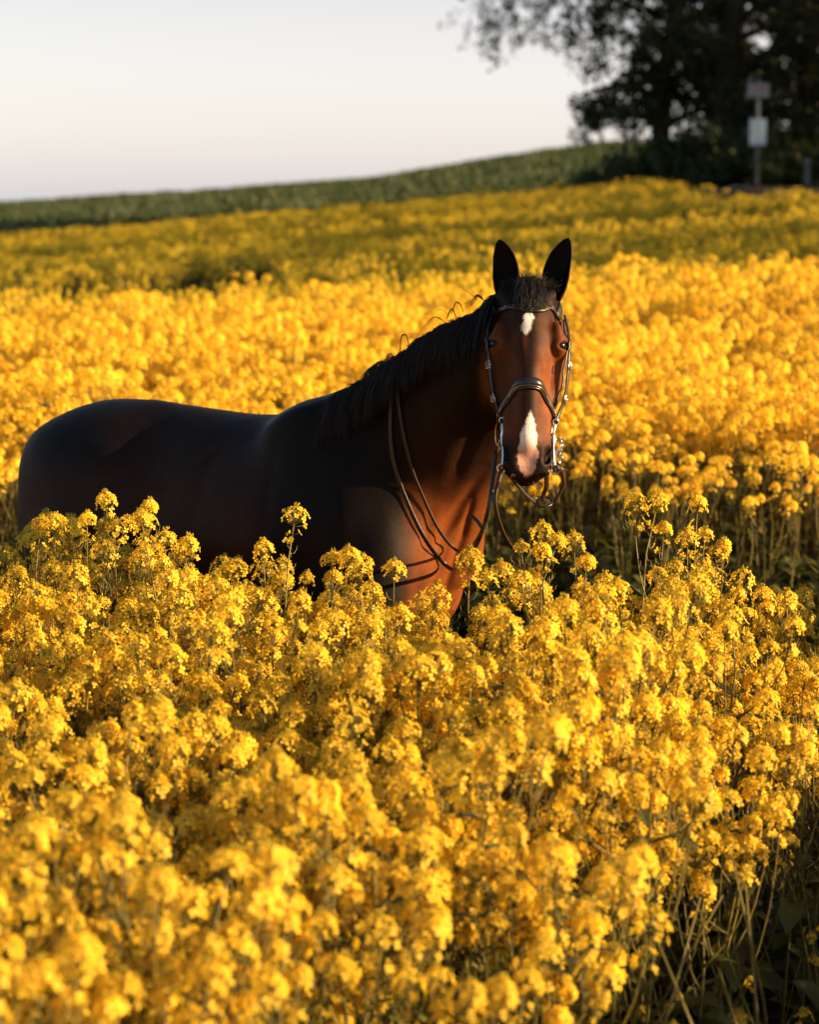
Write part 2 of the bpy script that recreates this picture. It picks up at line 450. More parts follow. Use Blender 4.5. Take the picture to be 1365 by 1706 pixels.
def hcoord(V):
    d = V - np.array(HO); return np.interp(d @ np.array(HL), HT1, HT0), d @ np.array(HR), d @ np.array(HF)
def bcoord(V):
    d = V - np.array(BO); return d @ np.array(BH), d @ np.array(BN), V[:, 2]
rng = np.random.default_rng(5)

def vnoise(V, sc, seed=0, oct_=3):
    """cheap smooth value noise from sums of sines"""
    r = np.random.default_rng(seed); o = np.zeros(len(V)); a = 1
    for _ in range(oct_):
        for _k in range(4):
            d = r.normal(size=3); d /= np.linalg.norm(d)
            o += a * np.sin(V @ (d * sc) + r.uniform(0, 6.28)) / 4
        sc *= 2.1; a *= .55
    return o
_hs = relax(HV, HQ, 22, .5); _t, _r, _f = hcoord(HV)
_w = np.clip(np.maximum(np.maximum(np.abs(_r) - .13, -.06 - _t), -.24 - _f) / .05, 0, 1)[:, None] * np.clip((HV[:, 2:3] - .55) / .2, 0, 1)
HV = HV * (1 - _w) + _hs * _w
def groove(a, b, depth, wid):
    """skin fold or groove on the near surface of the chest"""
    global HV
    a = P(*a, 7.05); b = P(*b, 7.05); ax = np.array([b.x - a.x, b.z - a.z]); L2 = ax @ ax
    q = HV[:, [0, 2]] - np.array([a.x, a.z]); tt = np.clip(q @ ax / L2, -.1, 1.1); dd = np.linalg.norm(q - tt[:, None] * ax, axis=1)
    nn = vnormals(HV, HQ); m = (nn[:, 1] < -.1) & (HV[:, 1] > 6.80) & (HV[:, 1] < 7.5)
    HV = HV - nn * (m * depth * np.exp(-(dd / wid) ** 2) * np.exp(-((tt - .5) / .55) ** 4))[:, None]
for g_ in (((806, 800), (738, 905), .010, .020), ((778, 900), (742, 1015), .012, .013), ((716, 880), (694, 1010), .010, .018), ((762, 880), (720, 930), .006, .010), ((790, 850), (775, 905), .006, .010),
           ((752, 930), (728, 1000), -.005, .009), ((800, 700), (760, 800), .008, .022), ((450, 760), (430, 900), .004, .02), ((340, 740), (300, 900), .005, .03)):
    groove(*g_)
_n = vnormals(HV, HQ); _t, _r, _f = hcoord(HV); _hm = (_t > -.02) & (_t < .7) & (np.abs(_r) < .16) & (_f > -.2)
HV = HV + _n * (np.where(_hm, .0006, .0035) * vnoise(HV, 13, 71, 2) + np.where(_hm, .0005, .0010) * vnoise(HV, 55, 72, 2))[:, None]
bvh = BVHTree.FromPolygons([tuple(v) for v in HV.tolist()], [tuple(q) for q in HQ.tolist()])
def sst(a, b, x):
    t = np.clip((x - a) / (b - a), 0, 1); return t * t * (3 - 2 * t)
def paint(V):
    t, r, f = hcoord(V); u, v, w = bcoord(V)
    n1 = vnoise(V, 9, 1); n2 = vnoise(V, 40, 2); n3 = vnoise(V, 150, 3, 2)
    L = lambda a, b, m: a * (1 - m)[:, None] + b * m[:, None]
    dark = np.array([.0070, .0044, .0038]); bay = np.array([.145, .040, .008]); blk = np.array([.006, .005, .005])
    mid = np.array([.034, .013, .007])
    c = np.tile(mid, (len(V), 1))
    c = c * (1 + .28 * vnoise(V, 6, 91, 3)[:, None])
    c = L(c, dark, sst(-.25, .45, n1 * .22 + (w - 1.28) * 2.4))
    c = L(c, dark * .6, sst(-.20, -.05, u) * sst(.26, .12, u * .8 - v * .55) * .95)  # near shoulder painted darker: shade put into the coat colour
    c = L(c, dark * .7, np.exp(-(((u + .95) / .28) ** 2 + ((w - 1.42) / .16) ** 2)))           # croup painted darker to mute its sunlit patch
    chest = sst(.13, .25, u * .8 - v * .55 + n1 * .02 + n2 * .01) * (.10 * sst(1.8, 1.4, w) + .90 * sst(1.36, 1.20, w + n1 * .03)) * sst(.62, .80, w)  # bay held to the sunlit chest: coat colour and shade edge painted together
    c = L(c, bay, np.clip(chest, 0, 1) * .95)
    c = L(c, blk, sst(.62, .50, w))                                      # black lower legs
    hd = sst(.02, .10, t) * sst(-.17, -.07, f + t * .12) * sst(.145, .118, np.abs(r)) * (t < .75)
    hc = L(np.tile(bay * 1.0, (len(V), 1)), bay * .55, sst(-.4, .8, n2 + .5 * n1))
    front = sst(-.035, .02, f)
    midline = np.exp(-((r - .004 + n3 * .003) / (.030 - .008 * sst(.2, .3, t))) ** 2)
    hc = L(hc, dark, np.clip(midline * sst(.56, .50, t) * front * .93, 0, 1))
    hc = L(hc, dark * 1.3, np.clip(sst(.15, .06, t) * .85, 0, 1))
    for s in (1, -1):                                                    # dark around the eyes and brow
        hc = L(hc, dark, np.exp(-(((t - .135) / .055) ** 2 + ((r - s * .055) / .038) ** 2)) * .62)
        hc = L(hc, blk, np.clip(1.3 * np.exp(-(((t - .174) / .020) ** 2 + ((r - s * .108) / .022) ** 2 + ((f - .003) / .02) ** 2)), 0, 1))
    hc = L(hc, bay * .9, np.clip(np.exp(-(((t - .175) / .03) ** 2 + ((r + .012) / .007) ** 2)), 0, 1) * .7 * front)
    jag = n3 * .0035 + n2 * .002 + .0022 * np.sin(r * 1300 + 3 * n2) * np.sin(t * 210 + r * 400)
    # star
    m = sst(.0, .006, .0165 * np.sqrt(np.clip(1 - ((t - .128) / .036) ** 2, 0, 1)) - np.abs(r + .004 + (t - .128) * .17) * .95 + jag - .002)
    white = np.array([.70, .64, .60])
    hc = L(hc, white, m * front * sst(.178, .165, t) * sst(.085, .092, t))
    # black muzzle
    hc = L(hc, blk * 1.3, np.clip(sst(.482, .547, t + np.abs(r) * .55 + n2 * .004), 0, 1) * .93)
    # snip running down to a pink upper lip
    hw = np.interp(t, [.385, .405, .44, .47, .495, .52, .545, .57, .59, .605], [0, .005, .016, .025, .028, .034, .036, .030, .022, .010])
    m = sst(.38, .392, t) * sst(.0, .005, hw * .92 - np.abs(r - .002 - np.interp(t, [.40, .50, .60], [.006, .001, -.001])) + jag)
    pink = np.array([.46, .26, .21])
    wc = L(np.tile(white * .95, (len(V), 1)), pink, sst(.497, .527, t + n2 * .004))
    hc = np.where((m > 0)[:, None], L(hc, wc, m * front * sst(.611, .597, t)), hc)
    c = L(c, hc, np.clip(hd, 0, 1))
    c = c * (1 + n3[:, None] * .12 + n2[:, None] * .08)
    return np.clip(c, .002, 1)
# ---- ears (same mesh as the body)
def ear(base, tip, side, tw):
    """cupped leaf shape with thickness; opening turned to the viewer"""
    base = Vector(base); tip = Vector(tip); A = (tip - base); L = A.length; A.normalize()
    Fd = Vector((side * tw, -1, 0)); Fd = (Fd - A * Fd.dot(A)).normalized(); S = A.cross(Fd)
    ns, nu = 22, 16; V = []; F = []
    for layer in (0, 1):
        for i in range(ns + 1):
            s = i / ns
            w = np.interp(s, [0, .08, .2, .38, .55, .72, .86, .95, 1], [.024, .030, .0365, .039, .036, .0305, .0205, .0115, .0020])
            bend = side * (-.012) * math.sin(s * 2.6) + side * .004 * s
            dep = np.interp(s, [0, .3, .7, 1], [.050, .040, .020, .002])
            for j in range(nu + 1):
                a = (j / nu * 2 - 1) * 1.0
                w_ = w * 1.04; x = w_ * math.sin(a * 1.62) / math.sin(1.62) * (1 - (0.06 if layer else 0))
                y = -dep * (math.cos(a * 1.5)) + (0.006 if layer else 0)
                V.append(base + A * (L * s - (0.0 if layer == 0 else .002 * s)) + S * (x + bend) + Fd * (y + .012))
    n1 = (ns + 1) * (nu + 1); id_ = lambda l, i, j: l * n1 + i * (nu + 1) + j
    for i in range(ns):
        for j in range(nu):
            F.append((id_(0, i, j), id_(0, i, j + 1), id_(0, i + 1, j + 1), id_(0, i + 1, j)))
            F.append((id_(1, i, j), id_(1, i + 1, j), id_(1, i + 1, j + 1), id_(1, i, j + 1)))
        for j in (0, nu):
            q = (id_(0, i, j), id_(0, i + 1, j), id_(1, i + 1, j), id_(1, i, j)); F.append(q if j == 0 else q[::-1])
    return [tuple(v) for v in V], F, n1
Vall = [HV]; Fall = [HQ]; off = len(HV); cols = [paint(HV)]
ears_in = []
for base, tip, side, tw in ((H3(.040, -.062, -.014), P(833, 400, 7.03), -1, .30), (H3(.040, .072, -.014), P(950, 398, 7.03), 1, -.30)):
    V, F, n1 = ear(base, tip, side, tw)
    V = np.array(V); Vall.append(V); Fall.append(np.array(F) + off); off += len(V)
    c = np.tile(np.array([.012, .006, .004]), (len(V), 1)); c[n1:] = (.004, .003, .003)
    s_ = np.tile(np.repeat(np.arange(23) / 22, 17), 2); c[:n1] = np.array([.028, .012, .007])
    c[s_ > .8] = (.004, .003, .003)
    cols.append(c)
Vall = np.concatenate(Vall); Fall = np.concatenate(Fall); cols = np.concatenate(cols)

m_coat, t_, b_ = new_mat('horse_coat', rough=.55, spec=.10)
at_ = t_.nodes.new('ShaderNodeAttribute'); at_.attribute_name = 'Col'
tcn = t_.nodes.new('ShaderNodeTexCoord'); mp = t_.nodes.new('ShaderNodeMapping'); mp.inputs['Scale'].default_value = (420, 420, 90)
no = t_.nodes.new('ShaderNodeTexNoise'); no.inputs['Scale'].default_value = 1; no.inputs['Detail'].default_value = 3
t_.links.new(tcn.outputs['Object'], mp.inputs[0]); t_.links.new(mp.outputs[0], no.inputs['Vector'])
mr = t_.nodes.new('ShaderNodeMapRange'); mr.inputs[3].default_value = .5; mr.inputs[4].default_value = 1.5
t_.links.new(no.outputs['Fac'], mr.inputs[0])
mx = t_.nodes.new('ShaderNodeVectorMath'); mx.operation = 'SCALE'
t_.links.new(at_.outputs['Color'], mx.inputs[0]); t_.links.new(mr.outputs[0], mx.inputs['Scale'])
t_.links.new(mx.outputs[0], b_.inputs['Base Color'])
bp = t_.nodes.new('ShaderNodeBump'); bp.inputs['Strength'].default_value = .5; bp.inputs['Distance'].default_value = .002
t_.links.new(no.outputs['Fac'], bp.inputs['Height']); t_.links.new(bp.outputs[0], b_.inputs['Normal'])

horse = empty('horse', (BO.x, BO.y, 0))
tag(horse, 'dark bay horse with white star and snip, standing shoulder deep in yellow rapeseed', 'horse')
bpy.context.view_layer.update()
HOFF = np.array([BO.x, BO.y, 0])
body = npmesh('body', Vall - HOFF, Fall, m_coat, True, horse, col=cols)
def hmesh(mb, name, mat, parent=None):
    """links a world-space mesh as a child whose thing stands at BO"""
    v = np.array(mb.v) - HOFF
    return npmesh(name, v, mb.f, mat, True, parent or horse)
# eyes
m_eye, t_, b_ = new_mat('horse_eye', (.006, .003, .002), .10, 0, .22)
for s in (-1, 1):
    c = H3(.175, s * .0885, .0060); bm = bmesh.new(); bmesh.ops.create_uvsphere(bm, u_segments=24, v_segments=16, radius=.0215)
    mb = MB(); mb.add([c + v.co for v in bm.verts], [tuple(v.index for v in f.verts) for f in bm.faces]); bm.free()
    hmesh(mb, 'eye', m_eye)
# ================================================================== the bridle
m_lea, t_, b_ = new_mat('black_leather', (.012, .010, .010), .34, 0, .5)
c_, f_ = noise_mix(t_, (.008, .007, .007), (.020, .015, .012), 120, 3); t_.links.new(c_, b_.inputs['Base Color'])
bp = t_.nodes.new('ShaderNodeBump'); bp.inputs['Strength'].default_value = .15; bp.inputs['Distance'].default_value = .001; t_.links.new(f_, bp.inputs['Height']); t_.links.new(bp.outputs[0], b_.inputs['Normal'])
m_brn, t_, b_ = new_mat('worn_rein_leather', (.035, .018, .010), .48, 0, .4)
m_stl, t_, b_ = new_mat('bit_steel', (.62, .62, .64), .16, 1.0)
m_brs, t_, b_ = new_mat('gold_fittings', (.72, .48, .20), .22, 1.0)
m_gem, t_, b_ = new_mat('crystal', (.85, .82, .80), .05, 0, 1)
m_pad, t_, b_ = new_mat('padded_leather', (.010, .011, .014), .22, 0, .6)
bridle = empty('bridle', H3(.3, 0, 0)); BOFF = np.array(bridle.location)
tag(bridle, 'black leather double bridle with padded noseband and reins on the horse', 'bridle')
def bmesh_(mb, name, mat, parent=None):
    v = np.array(mb.v) - BOFF
    return npmesh(name, v, mb.f, mat, True, parent or bridle)
def snap(p, off=.004):
    q, n, i, d = bvh.find_nearest(p)
    return q + n * off, n
def snap_path(pts, off=.004, n=6, it=1):
    """smooth path pulled onto the coat"""
    pts = catmull(pts, n); res = []; nor = []
    for p in pts:
        q, nn = snap(p, off); res.append(q); nor.append(nn)
    for _ in range(3):
        nor = [(nor[max(i - 1, 0)] + nor[i] + nor[min(i + 1, len(nor) - 1)]).normalized() for i in range(len(nor))]
        res = [res[0]] + [(res[i - 1] + res[i] * 2 + res[i + 1]) / 4 for i in range(1, len(res) - 1)] + [res[-1]]
    for i, p in enumerate(res):                                        # never under the coat
        q, nn = snap(p, off)
        if (p - q).dot(nn) < 0: res[i] = q
    return res, nor
def ribbon(mb, pts, nor, w, th, crown=0.0, seg=4):
    """flat strap with a slightly domed outer face"""
    N = len(pts); V = []
    W = w if hasattr(w, '__len__') else [w] * N
    for i in range(N):
        t = (pts[min(i + 1, N - 1)] - pts[max(i - 1, 0)]).normalized()
        s = nor[i].cross(t).normalized(); n = t.cross(s).normalized()
        if n.dot(nor[i]) < 0: n = -n
        ring = []
        for k in range(seg + 1):
            a = k / seg * 2 - 1; ring.append(pts[i] + s * (a * W[i] / 2) + n * (th / 2 + crown * (1 - a * a)))
        for k in range(seg + 1):
            a = 1 - k / seg * 2; ring.append(pts[i] + s * (a * W[i] / 2) - n * th / 2)
        V += ring
    m = 2 * (seg + 1); F = []
    for i in range(N - 1):
        for k in range(m):
            F.append((i * m + k, i * m + (k + 1) % m, (i + 1) * m + (k + 1) % m, (i + 1) * m + k))
    F.append(tuple(range(m))[::-1]); F.append(tuple((N - 1) * m + k for k in range(m)))
    mb.add(V, F)
# browband, dipping to a V and set with small crystals
bp_ = [H3(.085, -.104, -.03), H3(.083, -.090, .03), H3(.080, -.055, .06), H3(.092, 0, .07), H3(.087, .05, .06), H3(.070, .088, .035), H3(.085, .105, -.02)]
pts, nor = snap_path(bp_, .004, 8)
mb = MB(); ribbon(mb, pts, nor, .014, .005, .002); bb = bmesh_(mb, 'browband', m_lea)
mb = MB()
for i in range(6, len(pts) - 5, 1):
    for s in (-.0035, .0035):
        t = (pts[i + 1] - pts[i - 1]).normalized(); sd_ = nor[i].cross(t)
        if (i * 7 + int(s > 0) * 3) % 5 < 1: mb.box(pts[i] + nor[i] * .005 + sd_ * s, (.0018, .0018, .0018), Matrix.Rotation(i, 3, 'Y'))
mb.box(pts[34] + nor[34] * .006, (.005, .005, .005), Matrix.Rotation(.8, 3, 'Y'))
bmesh_(mb, 'crystal_trim', m_gem, bb)
# headpiece behind the ears
hp, hn = snap_path([H3(.085, -.104, -.03), H3(.04, -.098, -.065), H3(-.01, -.06, -.10), H3(-.03, 0, -.10), H3(-.01, .06, -.10), H3(.04, .10, -.065), H3(.085, .105, -.02)], .004, 7)
mb = MB(); ribbon(mb, hp, hn, .03, .005, .002); bmesh_(mb, 'headpiece', m_lea)
# noseband: broad padded arch over the nose, tapering to the rings at the cheeks
nb = [H3(.400, -.064, -.035), H3(.380, -.072, -.012), H3(.350, -.066, .012), H3(.322, -.050, .036), H3(.302, -.027, .050), H3(.295, .003, .054), H3(.303, .031, .050), H3(.324, .054, .034), H3(.354, .068, .010), H3(.386, .074, -.012), H3(.405, .066, -.035)]
pts, nor = snap_path(nb, .003, 8)
for _ in range(14):
    pts = [pts[0]] + [(pts[i - 1] + pts[i] * 2 + pts[i + 1]) / 4 for i in range(1, len(pts) - 1)] + [pts[-1]]
    nor = [(nor[max(i - 1, 0)] + nor[i] + nor[min(i + 1, len(nor) - 1)]).normalized() for i in range(len(nor))]
N = len(pts); W = [.012 + .016 * math.sin(math.pi * min(max((i / (N - 1)), 0), 1)) ** .9 for i in range(N)]
mb = MB(); ribbon(mb, pts, nor, W, .004, .0060, 8); nbo = bmesh_(mb, 'noseband', m_pad)
pp = [p + Vector((0, 0, -1)) * (W[i] * .5 + .004) for i, p in enumerate(pts)]
pl = [snap(p, .004)[0] for p in pp]
mb = MB(); mb.tube(pl, .0042, 6); bmesh_(mb, 'noseband_edge', m_lea, nbo)
mb = MB(); mb.tube([p + n * .008 + Vector((0, 0, -1)) * W[i] * .40 for i, (p, n) in enumerate(zip(pts, nor))], .0010, 5); bmesh_(mb, 'gold_piping', m_brs, nbo)
# rear of the noseband round the jaw
jb, jn = snap_path([H3(.395, -.062, -.035), H3(.41, -.060, -.08), H3(.41, -.035, -.14), H3(.41, 0, -.15), H3(.41, .035, -.14), H3(.41, .060, -.08), H3(.400, .064, -.035)], .004, 6)
mb = MB(); ribbon(mb, jb, jn, .016, .004, .001); bmesh_(mb, 'chin_strap', m_lea)
def ring(mb, c, rad, th, ax=(0, 1, 0), sx=1, sz=1, a0=0, a1=360, n=20):
    ax = Vector(ax).normalized(); u = ax.cross(Vector((0, 0, 1))).normalized(); v = Vector((0, 0, 1)); v = (v - ax * v.dot(ax)).normalized()
    pts = [c + u * math.cos(R(a0 + (a1 - a0) * k / n)) * rad * sx + v * math.sin(R(a0 + (a1 - a0) * k / n)) * rad * sz for k in range(n + (0 if a1 - a0 == 360 else 1))]
    mb.tube(pts, th, 6, closed=(a1 - a0 == 360))
def free_strap(mb, pts, w, th, facing, n=8, crown=.0008):
    pts = catmull(pts, n); f = Vector(facing).normalized()
    nor = []
    for i in range(len(pts)):
        t = (pts[min(i + 1, len(pts) - 1)] - pts[max(i - 1, 0)]).normalized(); nor.append((f - t * f.dot(t)).normalized())
    ribbon(mb, pts, nor, w, th, crown)
for s in (-1, 1):
    # two cheekpieces each side: the outer carries the curb, the inner the snaffle and noseband
    if s < 0:
        outer = [H3(.085, -.106, -.03), H3(.15, -.118, .0), H3(.21, -.112, .0), H3(.30, -.100, -.012), H3(.37, -.084, -.015), H3(.425, -.070, -.006)]
        inner = [H3(.09, -.108, -.05), H3(.18, -.112, -.03), H3(.28, -.096, -.035), H3(.36, -.078, -.03), H3(.40, -.068, -.03)]
    else:
        outer = [H3(.085, .107, -.02), H3(.15, .119, .0), H3(.21, .119, .004), H3(.30, .112, -.008), H3(.37, .096, -.012), H3(.415, .083, -.006)]
        inner = [H3(.09, .108, -.045), H3(.18, .112, -.03), H3(.28, .102, -.03), H3(.36, .080, -.03), H3(.40, .072, -.03)]
    for k, path in enumerate((outer, inner)):
        pts = catmull(path, 8); res = []; nr = []
        for i, p in enumerate(pts):
            q, n_ = snap(p, .004)
            if (p - q).dot(n_) < 0 or (p - q).length < .004: p = q
            n2_ = (n_ * .5 + HR * s * .6 + HF * .35).normalized()
            res.append(p); nr.append(n2_)
        for _ in range(4): nr = [(nr[max(i - 1, 0)] + nr[i] + nr[min(i + 1, len(nr) - 1)]).normalized() for i in range(len(nr))]
        mb = MB(); ribbon(mb, res, nr, .013 if k == 0 else .011, .004, .001); cp = bmesh_(mb, 'cheekpiece', m_lea)
        for j in ((int(len(res) * .44), int(len(res) * .66)) if k == 0 else (int(len(res) * .8),)):
            mb = MB(); c = res[j] + nr[j] * .004; t = (res[j + 1] - res[j - 1]).normalized(); sd_ = nr[j].cross(t)
            q = [c + t * a * .010 + sd_ * b * .0095 for a, b in ((-1, -1), (-1, 1), (1, 1), (1, -1))]
            mb.tube(q, .0017, 5, closed=True); mb.tube([c - t * .009, c + t * .009], .0013, 5); bmesh_(mb, 'buckle', m_stl, cp)

    # bits: curb shank, lower ring, snaffle ring, curb hook
    bc = H3(.468, s * (.072 if s > 0 else .066), -.006)
    top = H3(.425, s * (.082 if s > 0 else .070), -.002); low = H3(.565, s * (.080 if s > 0 else .068), -.004)
    mb = MB()
    mb.tube(catmull([top, top.lerp(bc, .5) + HF * .004, bc + HR * s * .004, bc.lerp(low, .5) + HF * .003, low], 6), [.0032 + .0022 * math.exp(-((i - 11) / 4.) ** 2) for i in range(25)], 8)
    ring(mb, top + HL * -.008, .009, .0024, (s * .5, -1, 0))
    ring(mb, low + HL * .010 + HR * s * .003, .0125, .0024, (-s * .35, -1, 0), a0=0, a1=360)
    mb.tube([bc, bc - HR * s * .03 - HF * .012], .0055, 8)
    sk = bmesh_(mb, 'curb_shank', m_stl)
    mb = MB(); ring(mb, H3(.450, s * .078, -.040), .032, .0028, (s * 1, -.25, 0), 1, 1.15); bmesh_(mb, 'snaffle_ring', m_brs)
    mb = MB()
    if s > 0:
        for k in range(7):
            ring(mb, low.lerp(top, .12 + k * .10) + HR * (.016 + .003 * math.sin(k * 2)) - HF * .01, .0055, .0014, (math.cos(k * 1.5), math.sin(k * 1.5) - .2, .3))
    else:
        for k in range(4): ring(mb, bc + HL * (.01 + k * .011) - HR * .010 - HF * .012, .0055, .0014, (math.cos(k * 1.5), -math.sin(k * 1.5) - .3, .2))
    bmesh_(mb, 'curb_chain', m_stl if s > 0 else m_brs)
    mb = MB(); ring(mb, H3(.437, s * .060, .006), .010, .0016, (s * .8, -.6, 0), 1, 1.4); bmesh_(mb, 'curb_hook', m_brs)
lowL = H3(.580, -.070, -.004); lowR = H3(.580, .082, -.004); snL = H3(.480, -.085, -.05); snR = H3(.480, .090, -.045)
def PS(px, py, off=.004):
    """point of the coat seen at that place of the photograph"""
    o = Vector((0, 0, CAM_Z)); d = (P(px, py, 7.0) - o).normalized(); h = bvh.ray_cast(o, d)
    return h[0] - d * (off + .004) if h[0] is not None else P(px, py, 7.1)
# reins over the neck, near side: two straps from the crest down to the chest and up to the bits
def rein(path, w, mat, snapn, name='rein', face=(-.3, -1, .1)):
    pts = catmull([p for p in path], 10); res = []; nor = []
    for i, p in enumerate(pts):
        q, n_ = snap(p, .005)
        if (p - q).dot(n_) < 0 or i < snapn * 10: p = q
        res.append(p); nor.append((n_ if i < snapn * 10 else Vector(face)).normalized())
    for _ in range(12):
        nor = [(nor[max(i - 1, 0)] + nor[i] + nor[min(i + 1, len(nor) - 1)]).normalized() for i in range(len(nor))]
        res = [res[0]] + [(res[i - 1] + res[i] * 2 + res[i + 1]) / 4 for i in range(1, len(res) - 1)] + [res[-1]]
    for i, p in enumerate(res):
        q, nn = snap(p, .004)
        if (p - q).dot(nn) < 0: res[i] = q
    mb = MB(); ribbon(mb, res, nor, w, .0035, .0006); return bmesh_(mb, name, mat)
rein([PS(668, 600), PS(655, 640), PS(650, 700), PS(655, 770), PS(680, 840), PS(712, 905, .02), PS(752, 950, .04), P(776, 938, 6.92), P(800, 895, 6.86), P(816, 840, 6.80), snL + Vector((0, 0, -.02))], .012, m_lea, 0)
rein([PS(676, 600), PS(662, 640), PS(668, 700), PS(686, 780), PS(704, 825), PS(732, 885, .02), PS(768, 922, .05), P(795, 900, 6.87), P(812, 860, 6.82), lowL + Vector((-.006, 0, -.02)) ], .009, m_brn, 0)
rein([lowL, P(824, 830, 6.76), P(832, 870, 6.78), P(842, 895, 6.82), P(853, 912, 6.88), P(870, 935, 6.98), P(885, 1000, 7.1)], .011, m_brn, 0)
mb = MB(); free_strap(mb, [P(806, 886, 6.85), P(797, 870, 6.88), P(786, 860, 6.92)], .010, .003, (0, -1, .2)); bmesh_(mb, 'rein_keeper', m_lea)
# far side: curb rein swinging from the ring under the chin, slider ring below
mb = MB(); free_strap(mb, [lowR + Vector((.008, 0, -.004)), P(936, 780, 6.74), P(941, 804, 6.78), P(934, 820, 6.82), P(924, 838, 6.86)], .010, .003, (.5, -1, 0)); bmesh_(mb, 'rein', m_brn)
mb = MB(); free_strap(mb, [snR + Vector((0, 0, -.01)), P(913, 785, 6.80), P(911, 810, 6.83), P(907, 822, 6.85), P(905, 836, 6.86)], .013, .003, (.2, -1, 0)); bmesh_(mb, 'rein', m_brn)
mb = MB(); free_strap(mb, [P(856, 800, 6.80), P(868, 816, 6.82), P(880, 828, 6.84), P(892, 838, 6.86)], .010, .003, (0, -1, .3)); bmesh_(mb, 'martingale_strap', m_lea)
mb = MB(); ring(mb, P(905, 836, 6.86), .028, .0035, (0, -.45, 1), 1, 1); bmesh_(mb, 'rein_ring', m_lea)
# ================================================================== mane, forelock, tail, whiskers
m_hair, t_, b_ = new_mat('black_horsehair', (.010, .007, .006), .45, 0, .35)
m_whisk, t_, b_ = new_mat('whisker', (.45, .28, .14), .4, 0, .4)
rh = random.Random(11)
def strand(mb, pts, w, up=None):
    """tapered flat strand, three sided"""
    n = len(pts)
    mb.tube(pts, [w * (1 - .85 * (i / (n - 1)) ** 1.5) for i in range(n)], 3)
def crest(t):
    q = N0 + NA * t + NB * float(interp(np.array([t]), [s[0] for s in neck_st], [s[1] for s in neck_st])[0])
    return snap(q + NB * .05, 0)[0]
def fall(mb, root, d0, length, w, lift=.010, grav=Vector((0, 0, -1)), steps=9, back=None):
    p = root.copy(); d = d0.normalized(); pts = [p - d * .004, p]; st = length / steps
    for k in range(steps):
        d = (d + grav * .38 + (back or Vector((0, 0, 0))) * .12 + Vector((rh.gauss(0, .05), rh.gauss(0, .05), rh.gauss(0, .04)))).normalized()
        q = p + d * st; s_, n_ = snap(q, 0)
        h = (q - s_).dot(n_)
        want = lift * (.4 + .6 * rh.random())
        if h < want: q = s_ + n_ * want
        d = (q - p).normalized(); p = q; pts.append(p)
    strand(mb, pts, w)
mb = MB()
t_lo, t_hi = .14, NL * 1.06
locks = [(t_lo + (t_hi - t_lo) * (k + rh.uniform(-.4, .4)) / 70, rh.uniform(.10, .20), rh.gauss(.5, .7), rh.uniform(.003, .014), rh.gauss(0, .25)) for k in range(71)]
for i in range(3800):
    lk = rh.choice(locks); t = min(max(lk[0] + rh.gauss(0, .008), t_lo), t_hi)
    c = crest(t); root = c + NC * rh.uniform(-.018, .020) + NA * rh.uniform(-.004, .004)
    root = snap(root + NB * .03, 0)[0]
    clump = math.sin(t * 95) * .5 + math.sin(t * 41 + 1) * .5
    ln = lk[1] * rh.uniform(.8, 1.1)
    d = NC * rh.uniform(.5, 1.1) + NB * rh.uniform(.35, .75) - NA * rh.uniform(.0, .5)
    fall(mb, root, d, ln, rh.uniform(.0009, .0018), lift=lk[3] + .004 * rh.random(), back=-NA * (.4 + lk[2] + 8 * (t - lk[0])))
# short upright fuzz along the crest
for i in range(650):
    t = t_lo + (t_hi - t_lo) * rh.random(); root = crest(t) + NC * rh.uniform(-.012, .012)
    d = NB * 1.0 + Vector((rh.gauss(0, .3), rh.gauss(0, .2), rh.gauss(0, .25))) - NA * .5; d.normalize(); L_ = rh.uniform(.008, .024)
    strand(mb, [root - d * .006, root + d * L_ * .5, root + d * L_ + Vector((-.4, 0, -.3)) * L_ * .4], .0012)
# wisps that stand clear of the crest, and the tuft at the withers
def wisp(pts, w=.0012, n=1, jit=.004):
    w *= .6; jit *= 1.5
    for k in range(n):
        j = Vector((rh.gauss(0, jit), rh.gauss(0, jit), rh.gauss(0, jit)))
        q = catmull([P(*p) + j * (i / len(pts)) for i, p in enumerate(pts)], 5); strand(mb, q, w)
wisp([(808, 502, 7.08), (796, 493, 7.08), (788, 505, 7.08), (776, 512, 7.08)], .0016, 12, .006)
wisp([(806, 500, 7.08), (801, 486, 7.08), (807, 476, 7.08)], .0010, 5, .006)
wisp([(796, 500, 7.08), (786, 486, 7.08), (775, 475, 7.08)], .0009, 3, .006)
wisp([(772, 520, 7.1), (768, 508, 7.1), (760, 504, 7.1), (752, 524, 7.1)], .0022, 7, .002)
wisp([(760, 528, 7.12), (753, 514, 7.12), (744, 532, 7.12)], .0022, 6, .002)
wisp([(752, 546, 7.15), (728, 528, 7.15), (714, 536, 7.15), (700, 554, 7.15), (684, 578, 7.15)], .0011, 5, .003)
wisp([(758, 536, 7.15), (738, 516, 7.15), (726, 521, 7.15), (704, 560, 7.15)], .0008, 2, .003)
wisp([(684, 590, 7.25), (678, 560, 7.25), (672, 558, 7.25), (668, 566, 7.25), (667, 592, 7.25)], .0028, 10, .0015)
for k in range(26):
    wisp([(664 - k * .6, 606 + k * .3, 7.3), (652 - k * .7, 588 + k * .8, 7.3), (645 - k * .2, 596 + k * .6, 7.32), (648, 612, 7.3)], .0018, 1, .003)
for k in range(90):
    a = rh.random(); y0 = 612 + 12 * a
    wisp([(660 - 16 * a, y0, 7.34), (636 - 14 * a, y0 - 8 + rh.uniform(-4, 4), 7.36), (618 - 12 * a, y0 + 2 + rh.uniform(-3, 5), 7.36), (608 - 6 * a + rh.uniform(-3, 3), y0 + 12 + rh.uniform(0, 10), 7.36)], .0012, 1, .003)
mane = hmesh(mb, 'mane', m_hair)
mb = MB()
